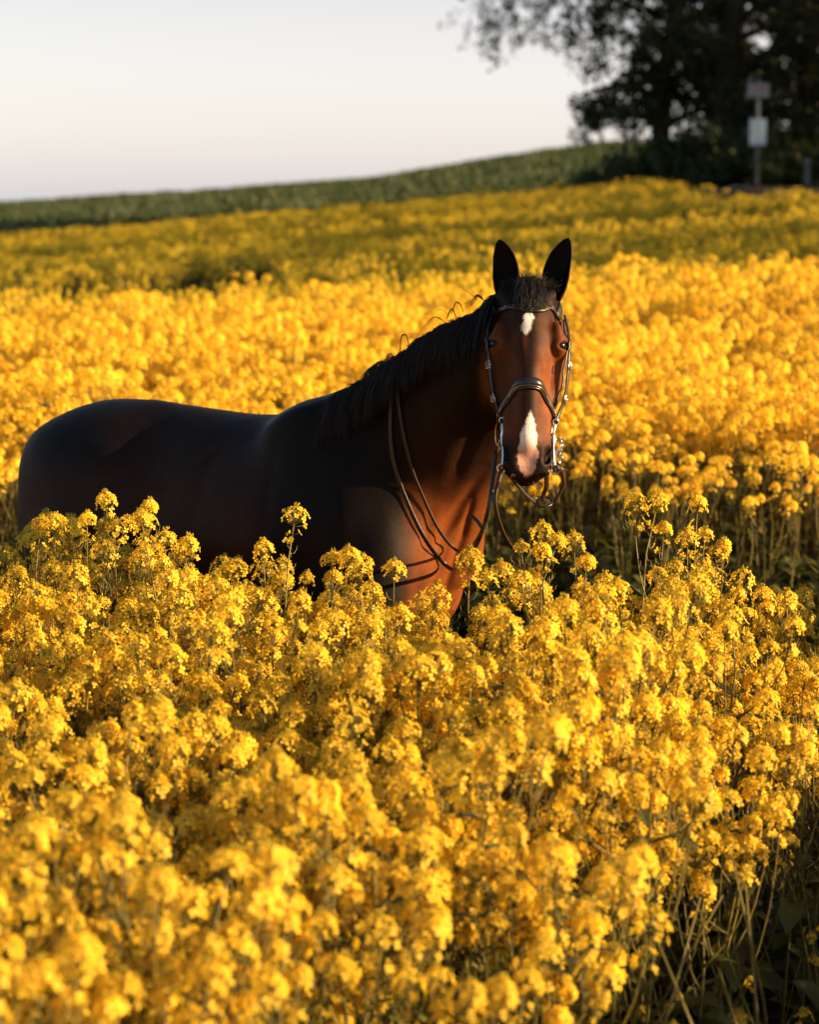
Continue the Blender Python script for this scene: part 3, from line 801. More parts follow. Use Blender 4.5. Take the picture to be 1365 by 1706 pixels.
for i in range(1400):                                                          # forelock between the ears
    r_ = rh.uniform(-.055, .062); t = rh.uniform(-.03, .035)
    root = snap(H3(t, r_, .06), 0)[0]
    d = HF * rh.uniform(.1, .6) - HL * rh.uniform(.1, .9) + HR * (r_ * 5 + rh.gauss(0, .35))
    if i % 3: fall(mb, root, d * .6 + HF * .3, rh.uniform(.045, .10), .0009, lift=.004, grav=(HL * 1.3 + HR * rh.gauss(0, .12)), steps=9)
    else:
        d.normalize(); L_ = rh.uniform(.015, .042); strand(mb, [root - d * .004, root + d * L_ * .5, root + d * L_ + HR * rh.gauss(0, .3) * L_], .0010)
for i in range(260):                                                          # hair spilling from the ear roots
    s = rh.choice((-1, 1)); root = H3(.035 + rh.uniform(-.012, .012), s * (.067 + rh.gauss(0, .010)), .0)
    d = (-HL + HR * rh.gauss(-s * .25, .35) + HF * rh.uniform(0, .5)).normalized(); L_ = rh.uniform(.015, .045)
    strand(mb, [root, root + d * L_ * .5, root + d * L_ + HR * rh.gauss(0, .2) * L_], .0010)
hmesh(mb, 'forelock', m_hair)
mb = MB()
for i in range(60):
    s = rh.choice((-1, 1)); root = snap(H3(rh.uniform(.56, .61), s * rh.uniform(.01, .06), rh.uniform(-.09, 0.0)), 0)[0]
    d = (snap(root)[1] * .9 + HL * rh.uniform(.1, .9) + HR * s * .3).normalized(); L_ = rh.uniform(.012, .032)
    strand(mb, [root, root + d * L_ * .5, root + d * L_ + Vector((0, 0, -.15)) * L_], .00030)
hmesh(mb, 'whiskers', m_whisk)
mb = MB()
for i in range(500):
    a = rh.uniform(0, 6.28); q = B3(-1.19 + rh.uniform(-.02, .02), rh.gauss(0, .03), 1.34 + rh.uniform(-.03, .03))
    b = B3(-1.26 + rh.gauss(0, .03), -.12 + rh.gauss(0, .05), .85); c = B3(-1.24 + rh.gauss(0, .04), rh.gauss(0, .07), .35 + rh.uniform(-.1, .15))
    strand(mb, catmull([q, q.lerp(b, .3) + BH * -.03, b, c], 4), .004)
hmesh(mb, 'tail', m_hair)
# ================================================================== rapeseed
def leafy(name, c1, c2, trans, rough=.5, scale=30, mixf=.35, var=.25, hue=None):
    """thin plant tissue: diffuse plus light passing through"""
    m = bpy.data.materials.new(name); m.use_nodes = True; t = m.node_tree; n = t.nodes; l = t.links
    b = n['Principled BSDF']; b.inputs['Roughness'].default_value = rough; b.inputs['Specular IOR Level'].default_value = .25
    c, f = noise_mix(t, c1, c2, scale, 2, .3, .7)
    oi = n.new('ShaderNodeObjectInfo'); mr = n.new('ShaderNodeMapRange'); mr.inputs[3].default_value = 1 - var; mr.inputs[4].default_value = 1 + var * .6
    l.new(oi.outputs['Random'], mr.inputs[0]); sc = n.new('ShaderNodeVectorMath'); sc.operation = 'SCALE'
    l.new(c, sc.inputs[0]); l.new(mr.outputs[0], sc.inputs['Scale']); l.new(sc.outputs[0], b.inputs['Base Color'])
    tr = n.new('ShaderNodeBsdfTranslucent'); tm = n.new('ShaderNodeMix'); tm.data_type = 'RGBA'; tm.blend_type = 'MULTIPLY'; tm.inputs[0].default_value = 1
    l.new(sc.outputs[0], tm.inputs[6]); tm.inputs[7].default_value = (*trans, 1); l.new(tm.outputs[2], tr.inputs[0])
    mx = n.new('ShaderNodeMixShader'); mx.inputs[0].default_value = mixf
    l.new(b.outputs[0], mx.inputs[1]); l.new(tr.outputs[0], mx.inputs[2]); l.new(mx.outputs[0], n['Material Output'].inputs[0])
    return m
m_petal = leafy('rapeseed_petal', (.93, .63, .040), (.98, .75, .075), (1, .91, .58), .55, 40, .55, .16)
m_bud = leafy('rapeseed_bud', (.40, .34, .02), (.50, .36, .03), (1, 1, 1), .5, 60, .2, .15)
m_stem = leafy('rapeseed_stem', (.12, .11, .030), (.22, .18, .045), (1, 1, .6), .45, 12, .12, .2)
m_leaf = leafy('rapeseed_leaf', (.060, .075, .022), (.11, .12, .030), (1.2, 1.3, .4), .42, 9, .35, .25)
CM = [m_stem, m_leaf, m_petal, m_bud]
class PB:
    """polygon soup with material index"""
    def __init__(s): s.v = []; s.f = []; s.m = []
    def add(s, v, f, m):
        o = len(s.v); s.v += [tuple(p) for p in v]; s.f += [tuple(i + o for i in q) for q in f]; s.m += [m] * len(f)
    def tube(s, pts, rad, m, n=4):
        b = MB(); b.tube(pts, rad, n); s.add(b.v, b.f, m)
    def mesh(s, name, origin=(0, 0, 0)):
        me = bpy.data.meshes.new(name); o = Vector(origin)
        me.from_pydata([(v[0] - o.x, v[1] - o.y, v[2] - o.z) for v in s.v], [], s.f)
        used = sorted(set(s.m)); 
        for u in used: me.materials.append(CM[u])
        me.polygons.foreach_set('material_index', [used.index(x) for x in s.m])
        me.polygons.foreach_set('use_smooth', [True] * len(s.f)); me.update(); return me
def flower(pb, c, nrm, size, r, lod):
    nrm = nrm.normalized(); a = nrm.orthogonal().normalized(); a.rotate(Matrix.Rotation(r.uniform(0, 6.28), 3, nrm)); b = nrm.cross(a)
    if lod >= 2:
        s = size * .62; v = [c + (a * math.cos(k * 1.5708 + .3) + b * math.sin(k * 1.5708)) * s * r.uniform(.8, 1.1) + nrm * r.uniform(-.003, .003) for k in range(4)]
        pb.add(v, [(0, 1, 2, 3)], 2); return
    for k in range(4):
        an = k * 1.5708 + r.uniform(-.22, .22); d = a * math.cos(an) + b * math.sin(an); e = nrm.cross(d); L = size * .5 * r.uniform(.9, 1.12); W = L * .50
        cup = r.uniform(.05, .5)
        p = lambda x, y, z: c + d * (x * L) + e * (y * W) + nrm * (z * L)
        if lod == 0:
            v = [p(.06, 0, -.08), p(.5, -.62, .18 * cup), p(.93, -.72, .35 * cup - .1), p(1.0, 0, .55 * cup), p(.93, .72, .35 * cup - .1), p(.5, .62, .18 * cup)]
            pb.add(v, [(0, 1, 2, 3), (0, 3, 4, 5)], 2)
        else:
            v = [p(.0, 0, 0), p(.72, -.85, .2 * cup), p(1.05, 0, .5 * cup), p(.72, .85, .2 * cup)]; pb.add(v, [(0, 1, 2, 3)], 2)
def raceme(pb, base, axis, size, r, lod, nfl=None):
    """domed head of four-petalled flowers round a knot of buds"""
    axis = axis.normalized(); o = axis.orthogonal().normalized(); o2 = axis.cross(o)
    nfl = nfl or r.randint(22, 46)
    if lod >= 2: nfl = int(nfl * .55)
    H = size * r.uniform(.75, 1.35)
    for k in range(nfl):
        u = (k + .5) / nfl; a = k * 2.39996 + r.uniform(-.3, .3)
        ph = u ** .75 * 1.8                                   # 0 at the crown, 2.0 rad at the hanging skirt
        rad = size * .5 * math.sin(min(ph, 1.6)) * r.uniform(.8, 1.12)
        hgt_ = H * .42 * math.cos(ph) + (-(max(u - .75, 0)) * H * r.uniform(.3, 1.2))
        out_ = o * math.cos(a) + o2 * math.sin(a)
        c = base + out_ * rad + axis * hgt_
        nrm = out_ * math.sin(ph) * 1.1 + axis * (math.cos(ph) * .8 + .35) + Vector((r.gauss(0, .22), r.gauss(0, .22), r.gauss(0, .22)))
        flower(pb, c, nrm, r.uniform(.015, .020) * (1.15 if lod >= 1 else 1) * (1.3 if lod >= 2 else 1), r, lod)
        if lod == 0: pb.tube([base - axis * H * .32 + axis * hgt_ * .25, c - nrm.normalized() * .002], [.0007, .0006], 0, 3)
    for k in range(10 if lod == 0 else (4 if lod == 1 else 0)):
        a = k * 2.4; q = base + axis * (H * .42 + r.uniform(-.002, .008)) + (o * math.cos(a) + o2 * math.sin(a)) * .006 * math.sqrt(k / 5 + .1)
        d = axis * .006; e = o * .0022; g = o2 * .0022
        pb.add([q - d * .6, q + e, q + g, q - e, q - g, q + d], [(0, 2, 1), (0, 3, 2), (0, 4, 3), (0, 1, 4), (5, 1, 2), (5, 2, 3), (5, 3, 4), (5, 4, 1)], 3)
def pods(pb, a, b, r, n):
    ax = (b - a).normalized(); o = ax.orthogonal().normalized(); o2 = ax.cross(o)
    for k in range(n):
        t = (k + r.random()) / n; p = a.lerp(b, t); an = k * 2.4 + r.uniform(-.4, .4); out_ = o * math.cos(an) + o2 * math.sin(an)
        L = r.uniform(.018, .040) * (1.15 - t * .5)
        p1 = p + out_ * L * .45 + ax * L * .12; p2 = p1 + out_ * L * .35 + ax * L * .45; p3 = p2 + ax * L * .45 + out_ * L * .05
        pb.tube([p, p1, p2, p3], [.0006, .0008, .0011, .0004], 0, 3)
def leaf(pb, base, d, L, W, r, droop=.5):
    d = d.normalized(); s = d.cross(Vector((0, 0, 1)))
    s = s.normalized() if s.length > .01 else Vector((1, 0, 0)); n = s.cross(d); nseg = 6; V = []; ph = r.uniform(0, 6)
    for i in range(nseg + 1):
        t = i / nseg; c = base + d * (L * t) - Vector((0, 0, 1)) * (droop * L * t * t) + n * (.04 * L * math.sin(t * 5 + ph))
        w = W * (math.sin(math.pi * min(t * .92 + .08, 1)) ** .7) * (1 + .18 * math.sin(t * 17 + ph)) * .5
        V += [c - s * w + n * w * .35, c, c + s * w + n * w * .35]
    F = []
    for i in range(nseg):
        for k in (0, 1): F.append((i * 3 + k, i * 3 + k + 1, (i + 1) * 3 + k + 1, (i + 1) * 3 + k))
    pb.add(V, F, 1)
def plant(seed, H=1.0, nb=5, lod=0, parts=None, spread=1.0, podn=9, heads_size=.062, leaves=5, toplo=.70):
    """one rapeseed plant; with parts=list the racemes and leaves are kept apart"""
    r = random.Random(seed); st = PB(); heads = []; lvs = []
    lean = Vector((r.gauss(0, .05), r.gauss(0, .05), 1))
    main = [Vector((0, 0, -.02)) + Vector((lean.x * z * z * H, lean.y * z * z * H, z * H)) + (Vector((r.gauss(0, .006), r.gauss(0, .006), 0)) if 0 < z < 1 else Vector()) for z in (0, .2, .4, .6, .75, .88, .97)]
    st.tube(main, [.0055, .005, .0045, .0036, .0028, .0022, .0016], 0, 5 if lod == 0 else 3)
    tops = [(main[-1], (main[-1] - main[-2]).normalized(), main[-3], main[-1])]
    for k in range(nb):
        z = .42 + .45 * (k + r.random() * .7) / nb; base = Vector((lean.x * z * z * H, lean.y * z * z * H, z * H))
        a = k * 2.4 + r.uniform(-.5, .5) + seed; out_ = Vector((math.cos(a), math.sin(a), 0))
        top_z = H * r.uniform(min(toplo, .70) if lod < 1 else toplo, .985) if z < .7 else H * r.uniform(.84, .99)
        top_z = max(top_z, z * H + .08); rise = top_z - z * H; rad = spread * r.uniform(.06, .17) * (1.25 - z * .4)
        pts = [base, base + out_ * rad * .45 + Vector((0, 0, rise * .22)), base + out_ * rad * .85 + Vector((0, 0, rise * .6)), base + out_ * rad + Vector((0, 0, rise))]
        st.tube(catmull(pts, 2), [.0026, .0025, .0022, .0020, .0018, .0016, .0013], 0, 4 if lod == 0 else 3)
        tops.append((pts[-1], (pts[-1] - pts[-2]).normalized(), pts[-2], pts[-1]))
        if lod < 2 and r.random() < .8 and leaves:
            q = PB(); leaf(q, base, out_ + Vector((0, 0, .5)), r.uniform(.06, .12), r.uniform(.018, .032), r, .4); lvs.append(q)
    for i, (p, d, a, b) in enumerate(tops):
        sz = heads_size * r.uniform(.62, 1.22) * (1.1 if i == 0 else 1)
        if r.random() < .08 and i: 
            if lod < 2: pods(st, a.lerp(b, -.2), b + d * .03, r, podn + 4); 
            continue
        q = PB(); raceme(q, p + d * .01, d, sz, r, lod); heads.append(q)
        if lod == 0: q.tube([p - d * .075, p + d * .012], [.0016, .0012], 0, 4)
        if r.random() < .75:                                    # a looser second tier of flowers below the head
            for k in range(r.randint(3, 8)):
                an = r.uniform(0, 6.28); o_ = Vector((math.cos(an), math.sin(an), .3)); c = p - d * r.uniform(.03, .07) + o_ * r.uniform(.014, .026)
                flower(q, c, o_ + Vector((0, 0, .4)), .018 * (1.3 if lod >= 2 else 1), r, lod)
                if lod == 0: q.tube([p - (p - c).dot(d) * d * 1.0 - d * .012, c], [.0007, .0006], 0, 3)
        if lod < 2: pods(st, a.lerp(b, .15), b.lerp(a, .25), r, podn if lod == 0 else podn // 2)
    for k in range(leaves if lod < 2 else leaves // 2):
        z = r.uniform(.08, .5) if lod < 2 else r.uniform(.55, .9); a = r.uniform(0, 6.28); base = Vector((lean.x * z * z * H, lean.y * z * z * H, z * H))
        q = PB(); leaf(q, base, Vector((math.cos(a), math.sin(a), r.uniform(.2, .7))), r.uniform(.12, .24) * (1.2 - z), r.uniform(.045, .09), r, r.uniform(.3, .8)); lvs.append(q)
    if parts is not None: return st, lvs, heads
    for q in lvs + heads: 
        o = len(st.v); st.v += q.v; st.f += [tuple(i + o for i in f) for f in q.f]; st.m += q.m
    return st
# ---- prototypes that are only ever instanced (kept out of the scene)
def proto_coll(name, n, **kw):
    co = bpy.data.collections.new(name); sets = kw.pop('sets', 1)
    for i in range(n):
        r = random.Random(i * 7 + 3); tot = PB()
        for j in range(sets):
            k2 = dict(kw); k2['H'] = kw.get('H', 1.0) * r.uniform(.9, 1.08); p = plant(i * 31 + j * 5 + 1, **k2)
            ox = Vector((r.uniform(-.12, .12), r.uniform(-.12, .12), 0)) if sets > 1 else Vector()
            o = len(tot.v); tot.v += [tuple(Vector(v) + ox) for v in p.v]; tot.f += [tuple(a + o for a in f) for f in p.f]; tot.m += p.m
        ob = bpy.data.objects.new('%s_%02d' % (name, i), tot.mesh('%s_%02d' % (name, i))); co.objects.link(ob)
    return co
def scatter(name, pts, rot, scl, idx, coll, label, cat):
    """one stuff object: a cloud of points, each carrying one plant"""
    me = bpy.data.meshes.new(name); me.vertices.add(len(pts)); me.vertices.foreach_set('co', np.asarray(pts, dtype=np.float32).ravel())
    for nm, ty, dat in (('rot', 'FLOAT_VECTOR', rot), ('scl', 'FLOAT_VECTOR', scl)):
        a = me.attributes.new(nm, ty, 'POINT'); a.data.foreach_set('vector', np.asarray(dat, dtype=np.float32).ravel())
    a = me.attributes.new('idx', 'INT', 'POINT'); a.data.foreach_set('value', np.asarray(idx, dtype=np.int32)); me.update()
    o = link(bpy.data.objects.new(name, me))
    g = bpy.data.node_groups.new(name, 'GeometryNodeTree')
    g.interface.new_socket('Geometry', in_out='INPUT', socket_type='NodeSocketGeometry'); g.interface.new_socket('Geometry', in_out='OUTPUT', socket_type='NodeSocketGeometry')
    n = g.nodes; l = g.links; gi = n.new('NodeGroupInput'); go = n.new('NodeGroupOutput')
    ip = n.new('GeometryNodeInstanceOnPoints'); ci = n.new('GeometryNodeCollectionInfo'); ci.inputs[0].default_value = coll; ci.inputs['Separate Children'].default_value = True; ci.inputs['Reset Children'].default_value = True
    def attr(nm, ty):
        a = n.new('GeometryNodeInputNamedAttribute'); a.data_type = ty; a.inputs['Name'].default_value = nm
        return next(s for s in a.outputs if s.enabled and s.name == 'Attribute')
    l.new(gi.outputs[0], ip.inputs['Points']); l.new(ci.outputs[0], ip.inputs['Instance']); ip.inputs['Pick Instance'].default_value = True
    l.new(attr('idx', 'INT'), ip.inputs['Instance Index']); l.new(attr('rot', 'FLOAT_VECTOR'), ip.inputs['Rotation']); l.new(attr('scl', 'FLOAT_VECTOR'), ip.inputs['Scale'])
    l.new(ip.outputs[0], go.inputs[0])
    md = o.modifiers.new('plants', 'NODES'); md.node_group = g
    tag(o, label, cat, kind='stuff'); return o
rc = np.random.default_rng(77)
def jgrid(x0, x1, y0, y1, dens):
    """jittered grid of points"""
    s = 1 / math.sqrt(dens); X, Y = np.meshgrid(np.arange(x0, x1, s), np.arange(y0, y1, s), indexing='ij')
    X = X + rc.uniform(-.5, .5, X.shape) * s * 1.1; Y = Y + rc.uniform(-.5, .5, Y.shape) * s * 1.1
    return X.ravel(), Y.ravel()
def uv_body(x, y):
    dx, dy = x - BO.x, y - BO.y; return dx * BH.x + dy * BH.y, dx * BN.x + dy * BN.y
def lownoise(x, y, sc, seed):
    return vnoise(np.stack([x, y, x * 0], 1), sc, seed, 2)
def edge_x(y):                                                     # right-hand edge of the near crop: a bare wheel track beyond it
    return np.interp(y, [0, 2.9, 3.2, 3.6, 4.1, 4.7, 5.3, 6.1, 7, 8], [-.9, -.75, -.45, -.10, .24, .52, .84, 1.5, 2.6, 4.5])
def cam_px(x, y, z):
    dz = z - CAM_Z; dep = y * FW.y + dz * FW.z; up = y * UP.y + dz * UP.z
    return 682.5 + x / dep * 4028, 853 - up / dep * 4028, dep
# near crop
x, y = jgrid(-3.2, 4.0, 2.30, 9.0, 60)
u, v = uv_body(x, y)
ok = (x < edge_x(y) + lownoise(x, y, 5, 4) * .05)
lim = 6.75 + .10 * np.clip(x, 0, 3)
in_front = np.where(x < .22, v > .40, y < lim)
ok &= in_front | ((u < -1.5) & (y < 8.2))
ok &= ~((np.abs(v) < .42) & (u > -1.45) & (u < .55))
ok &= ~((y < 4.2) & (rc.random(len(x)) < .12))
x, y = x[ok], y[ok]
hh = rc.normal(1.02, .080, len(x)) + .05 * lownoise(x, y, 3, 9) + np.where(x < -.6, .05, 0) * np.clip((y - 5) / 2, 0, 1)
hh += .20 * np.clip((3.15 - y) / .8, 0, 1) * np.clip((-x - .1) / .3, 0, 1) - .05 * np.clip((x - .5) / .5, 0, 1)
tall = rc.random(len(x)) < .035; hh[tall] += rc.uniform(.05, .16, tall.sum())
hh = np.minimum(hh, 1.24)
rowt = np.interp(682.5 + x / y * 4028, [0, 200, 270, 350, 500, 600, 700, 820, 950, 1150, 1300, 1365], [905, 905, 935, 950, 965, 985, 1010, 995, 960, 945, 985, 1000])
hh = np.where(y > 5.4, np.minimum(hh, CAM_Z - (rowt - 330) * y / 4028 + .02 * rc.normal(size=len(y))), hh)
inset = edge_x(y) - x
hh -= .12 * np.clip(1 - inset / .3, 0, 1)
px, py, dep = cam_px(x, y, hh)
vis = (px > -60) & (px < 1425) & (py < 1800) & (dep > 2.6)
order = np.argsort(np.where(vis, dep, 99))
N_IND = 288
ind = order[:N_IND]; rest = np.setdiff1d(np.arange(len(x)), ind)
NV = 12; variants = []
for i in range(NV):
    variants.append(plant(500 + i * 13, 1.0, nb=[6, 7, 8, 6, 7, 9][i % 6], lod=0, parts=True, heads_size=.060, podn=9, leaves=4))
GRP = 'rapeseed plants of the near crop'
def place_plant(i, loc, rz, s, label, made={}, H=1.0, tilt=(0, 0), src=None):
    """individual plant: thing > stem, flower_head, leaf; copies share their meshes"""
    key = i
    if key not in made:
        st, lv, hd = src or variants[i]
        made[key] = [('stem', st.mesh('stem'))] + [('leaf', q.mesh('leaf')) for q in lv] + [('flower_head', q.mesh('flower_head')) for q in hd]
    root = empty('rapeseed_plant', loc); root.rotation_euler = (tilt[0], tilt[1], rz); root.scale = s
    tag(root, label, 'plant', GRP)
    for nm, me in made[key]:
        ch = bpy.data.objects.new(nm, me); link(ch, root)
    return root
for k in ind:
    s = hh[k]; g = float(hgt(x[k], y[k]))
    col_ = 'left' if px[k] < 455 else ('middle' if px[k] < 910 else 'right')
    row_ = 'nearest, most blurred rapeseed plants, lower %s of the picture' if dep[k] < 3.9 else ('half-blurred rapeseed plants of the second belt, %s of the picture' if dep[k] < 4.9 else 'rapeseed plants of the sharper middle belt, %s of the picture')
    place_plant(int(rc.integers(NV)), (x[k], y[k], g), rc.uniform(0, 6.28), (s * .98, s * .98, s), 'one of the ' + row_ % col_, tilt=(rc.normal(0, .05), rc.normal(0, .05)))
# the plants that stand out against the horse and the dark wheel track, each where the photo has it
solo = [  # px, py of the top, distance, heads, label
    (155, 822, 6.55, 0, 'tallest rapeseed plant in front of the hindquarters of the horse'),
    (184, 858, 6.50, 1, 'rapeseed plant just right of the tallest one by the hindquarters'),
    (88, 862, 6.75, 0, 'small pale rapeseed plant before the buttock of the horse'),
    (50, 866, 6.6, 2, 'leftmost rapeseed plant against the buttock of the horse'),
    (320, 850, 6.50, 1, 'slim rapeseed plant rising before the middle of the belly'),
    (447, 858, 6.45, 0, 'lone rapeseed plant with bare podded stem before the ribs'),
    (522, 915, 6.35, 2, 'rapeseed plant before the girth, left of the shoulder'),
    (572, 932, 6.30, 0, 'small rapeseed plant before the elbow of the horse'),
    (632, 945, 6.20, 2, 'broad rapeseed plant before the near shoulder of the horse'),
    (790, 922, 6.25, 1, 'rapeseed plant topped right below the rein loop'),
    (858, 885, 6.30, 1, 'rapeseed plant with curved pods below the muzzle'),
    (925, 905, 6.45, 2, 'rapeseed plant just right below the bridle ring'),
    (1048, 838, 6.40, 1, 'tallest rapeseed plant against the dark wheel track'),
    (1146, 828, 6.75, 0, 'rapeseed plant second tallest against the dark wheel track'),
    (1152, 878, 6.45, 2, 'rapeseed plant with crowded heads before the wheel track'),
    (1196, 890, 6.55, 2, 'rapeseed plant right of the crowded one at the wheel track'),
    (1012, 895, 6.60, 1, 'rapeseed plant left of the tallest one at the wheel track'),
]
for i, (a, b, Y, kind, lab) in enumerate(solo):
    q = P(a, b, Y); Hh = (q.z - .01) / .97
    stv = plant(900 + i * 3, Hh, nb=(1, 2, 4)[kind], lod=0, parts=True, spread=(.4, .45, .65)[kind], podn=15, heads_size=.058, leaves=4)
    tx, ty = stv[0].v[-1][0], stv[0].v[-1][1]
    topv = max(max(h.v, key=lambda w: w[2]) for h in stv[2]); 
    place_plant(1000 + i, (q.x, q.y, 0), 0, (1, 1, 1), lab, src=stv)
# the remainder of the near crop and the rest of the field as stuff
near = proto_coll('rapeseed_near', 10, lod=0, H=1.0, nb=7, heads_size=.062, leaves=4)
mid_ = proto_coll('rapeseed_mid', 10, lod=1, H=1.0, nb=6, toplo=.80, heads_size=.068, leaves=4)
m_petal_far = leafy('shaded_rapeseed_petal', (.62, .50, .035), (.80, .62, .05), (1, .93, .5), .55, 3, .5, .15); CM[2] = m_petal_far  # duller olive petals: the far slope's shade is put into their colour
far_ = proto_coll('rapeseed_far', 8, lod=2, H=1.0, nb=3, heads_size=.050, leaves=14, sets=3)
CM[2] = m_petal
def mk(x, y, h, ncol, sink=0.0):
    z = hgt(x, y) - sink; n = len(x)
    rot = np.stack([rc.normal(0, .06, n), rc.normal(0, .06, n), rc.uniform(0, 6.28, n)], 1)
    return np.stack([x, y, z], 1), rot, np.stack([h, h, h], 1), rc.integers(0, ncol, n)
scatter('rapeseed_crop', *mk(x[rest], y[rest], hh[rest], 10), near, 'dense yellow rapeseed massed round and behind the counted near plants', 'crop')
# right of the wheel track, outside the picture: more crop, added across the lane and made taller to shade the track
xa, ya = jgrid(1.2, 7, 1.0, 9.4, 40); k = ((ya > 6.3) & (xa > ya * .17 + .25)) | (xa > np.maximum(ya * .17 + .9, 2.3))
# behind the horse
xb, yb = jgrid(-7.5, 9.5, 8.75, 22.5, 38)
ln = lownoise(xb, yb, 1.2, 21)
k2 = (yb > 10.8 + .12 * np.sin(xb * 3) + .05 * np.sin(xb * 11) - .05 * xb) & (np.abs(xb) < yb * .17 + 2.6)
k2 &= rc.random(len(xb)) > (yb - 18.5) / 4.5
hb = rc.normal(1.04, .075, len(xb)) + .08 * ln
k2 &= rc.random(len(xb)) > .12 + .12 * np.clip(-ln, 0, 1)
edge_ = proto_coll('rapeseed_edge', 8, lod=1, H=1.0, nb=2, toplo=.88, heads_size=.055, leaves=16)
ke = k2 & (yb < 11.9 - .05 * xb + .3 * np.sin(xb * 2.3)); k2 &= ~ke
scatter('rapeseed_edge', *mk(xb[ke], yb[ke], hb[ke] * .90, 8), edge_, 'dark leafy side of the crop behind the bare lane, few flowers', 'crop')
P1 = mk(np.r_[xa[k], xb[k2]], np.r_[ya[k], yb[k2]], np.r_[rc.normal(1.12, .06, k.sum()), hb[k2]], 10)
scatter('rapeseed_crop', *P1, mid_, 'bright yellow rapeseed field behind and beside the horse', 'crop')
# far slope: thinner bloom, with gaps
xc, yc = jgrid(-30, 40, 19.5, 74, 9)
lc = lownoise(xc, yc, .55, 31); hole = np.zeros(len(xc), bool)
for (a, b, ra, rb) in ((-2.6, 31.0, .9, 4.5), (-1.9, 28.5, .45, 3.0), (-4.1, 29.5, .8, 3.5)):
    hole |= ((xc - a) / ra) ** 2 + ((yc - b) / rb) ** 2 < 1
k3 = (np.abs(xc) < yc * .20 + 4) & ~hole & (rc.random(len(xc)) < (yc - 19) / 4) & ~((xc > 6.3) & (yc > 49 + (xc - 6.3) * -.8))
hc_ = rc.normal(.96, .07, len(xc)) + .10 * lc
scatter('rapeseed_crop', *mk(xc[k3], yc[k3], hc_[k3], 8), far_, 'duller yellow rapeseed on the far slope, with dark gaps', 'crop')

# ---- young green cereal on the hill beyond
m_wheat = leafy('green_cereal', (.032, .052, .020), (.055, .078, .030), (1, 1.2, .3), .5, 3, .25, .15)
def tuft_coll():
    co = bpy.data.collections.new('cereal_tuft')
    for i in range(6):
        r = random.Random(i); V = []; F = []
        for k in range(60):
            a = r.uniform(0, 6.28); rr = r.uniform(0, .5); c = Vector((math.cos(a) * rr, math.sin(a) * rr, 0)); h_ = r.uniform(.5, 1.0); b = r.uniform(0, 6.28); s = Vector((math.cos(b), math.sin(b), 0)) * .035
            t_ = c + Vector((r.gauss(0, .15), r.gauss(0, .15), h_)); m_ = c.lerp(t_, .6) + Vector((0, 0, .05)); o = len(V); V += [c - s, c + s, m_ + s * 1.6, t_, m_ - s * 1.6]; F.append((o, o + 1, o + 2, o + 3, o + 4))
        me = bpy.data.meshes.new('cereal_tuft'); me.from_pydata([tuple(v) for v in V], [], F); me.materials.append(m_wheat)
        co.objects.link(bpy.data.objects.new('cereal_tuft_%02d' % i, me))
    return co
xw, yw = jgrid(-45, 55, 74, 160, 1.6)
k = (np.abs(xw + 2) < yw * .20 + 4) & ~((xw > 6.4) & (yw < 92))
nw = lownoise(xw, yw, .25, 8); hw_ = .50 + .10 * nw + rc.uniform(-.08, .08, len(xw)) + .22 * np.clip((-xw - 2) / 15, 0, 1) * rc.uniform(.6, 1.4, len(xw))
zw = hgt(xw[k], yw[k]); n_ = int(k.sum())
scatter('cereal_field', np.stack([xw[k], yw[k], zw], 1), np.stack([np.zeros(n_), np.zeros(n_), rc.uniform(0, 6.28, n_)], 1), np.stack([np.full(n_, 1.5), np.full(n_, 1.5), hw_[k] * 1.5], 1), rc.integers(0, 6, n_), tuft_coll(), 'dark green cereal crop covering the hill behind the rapeseed', 'cereal')
# ---- low leafy undergrowth along the bare track, bottom right of the picture
def under_coll():
    co = bpy.data.collections.new('undergrowth_plant')
    for i in range(8):
        r = random.Random(40 + i); st = PB()
        for k in range(7): a = r.uniform(0, 6.28); leaf(st, Vector((0, 0, .02 + .04 * k * r.random())), Vector((math.cos(a), math.sin(a), r.uniform(.4, 1.4))), r.uniform(.12, .24), r.uniform(.05, .10), r, r.uniform(.2, .7))
        for k in range(3):
            a = r.uniform(0, 6.28); t_ = Vector((math.cos(a) * .25, math.sin(a) * .25, r.uniform(.35, .75))); st.tube([Vector(), t_ * .5 + Vector((0, 0, .08)), t_], [.003, .0026, .0012], 0, 4)
            if r.random() < .5: raceme(st, t_, Vector((0, 0, 1)), .03, r, 0, 7)
        co.objects.link(bpy.data.objects.new('undergrowth_plant_%02d' % i, st.mesh('undergrowth_plant')))
    return co
xu, yu = jgrid(-.6, 3.4, 2.6, 8.8, 34); iu = xu - edge_x(yu)
k = (iu > -.35) & (iu < 1.2) & ~((yu > 6.9) & (xu < .8))
scatter('undergrowth', *mk(xu[k], yu[k], rc.uniform(.6, 1.3, int(k.sum())), 8), under_coll(), 'broad olive leaves and thin stalks low along the crop edge', 'undergrowth')
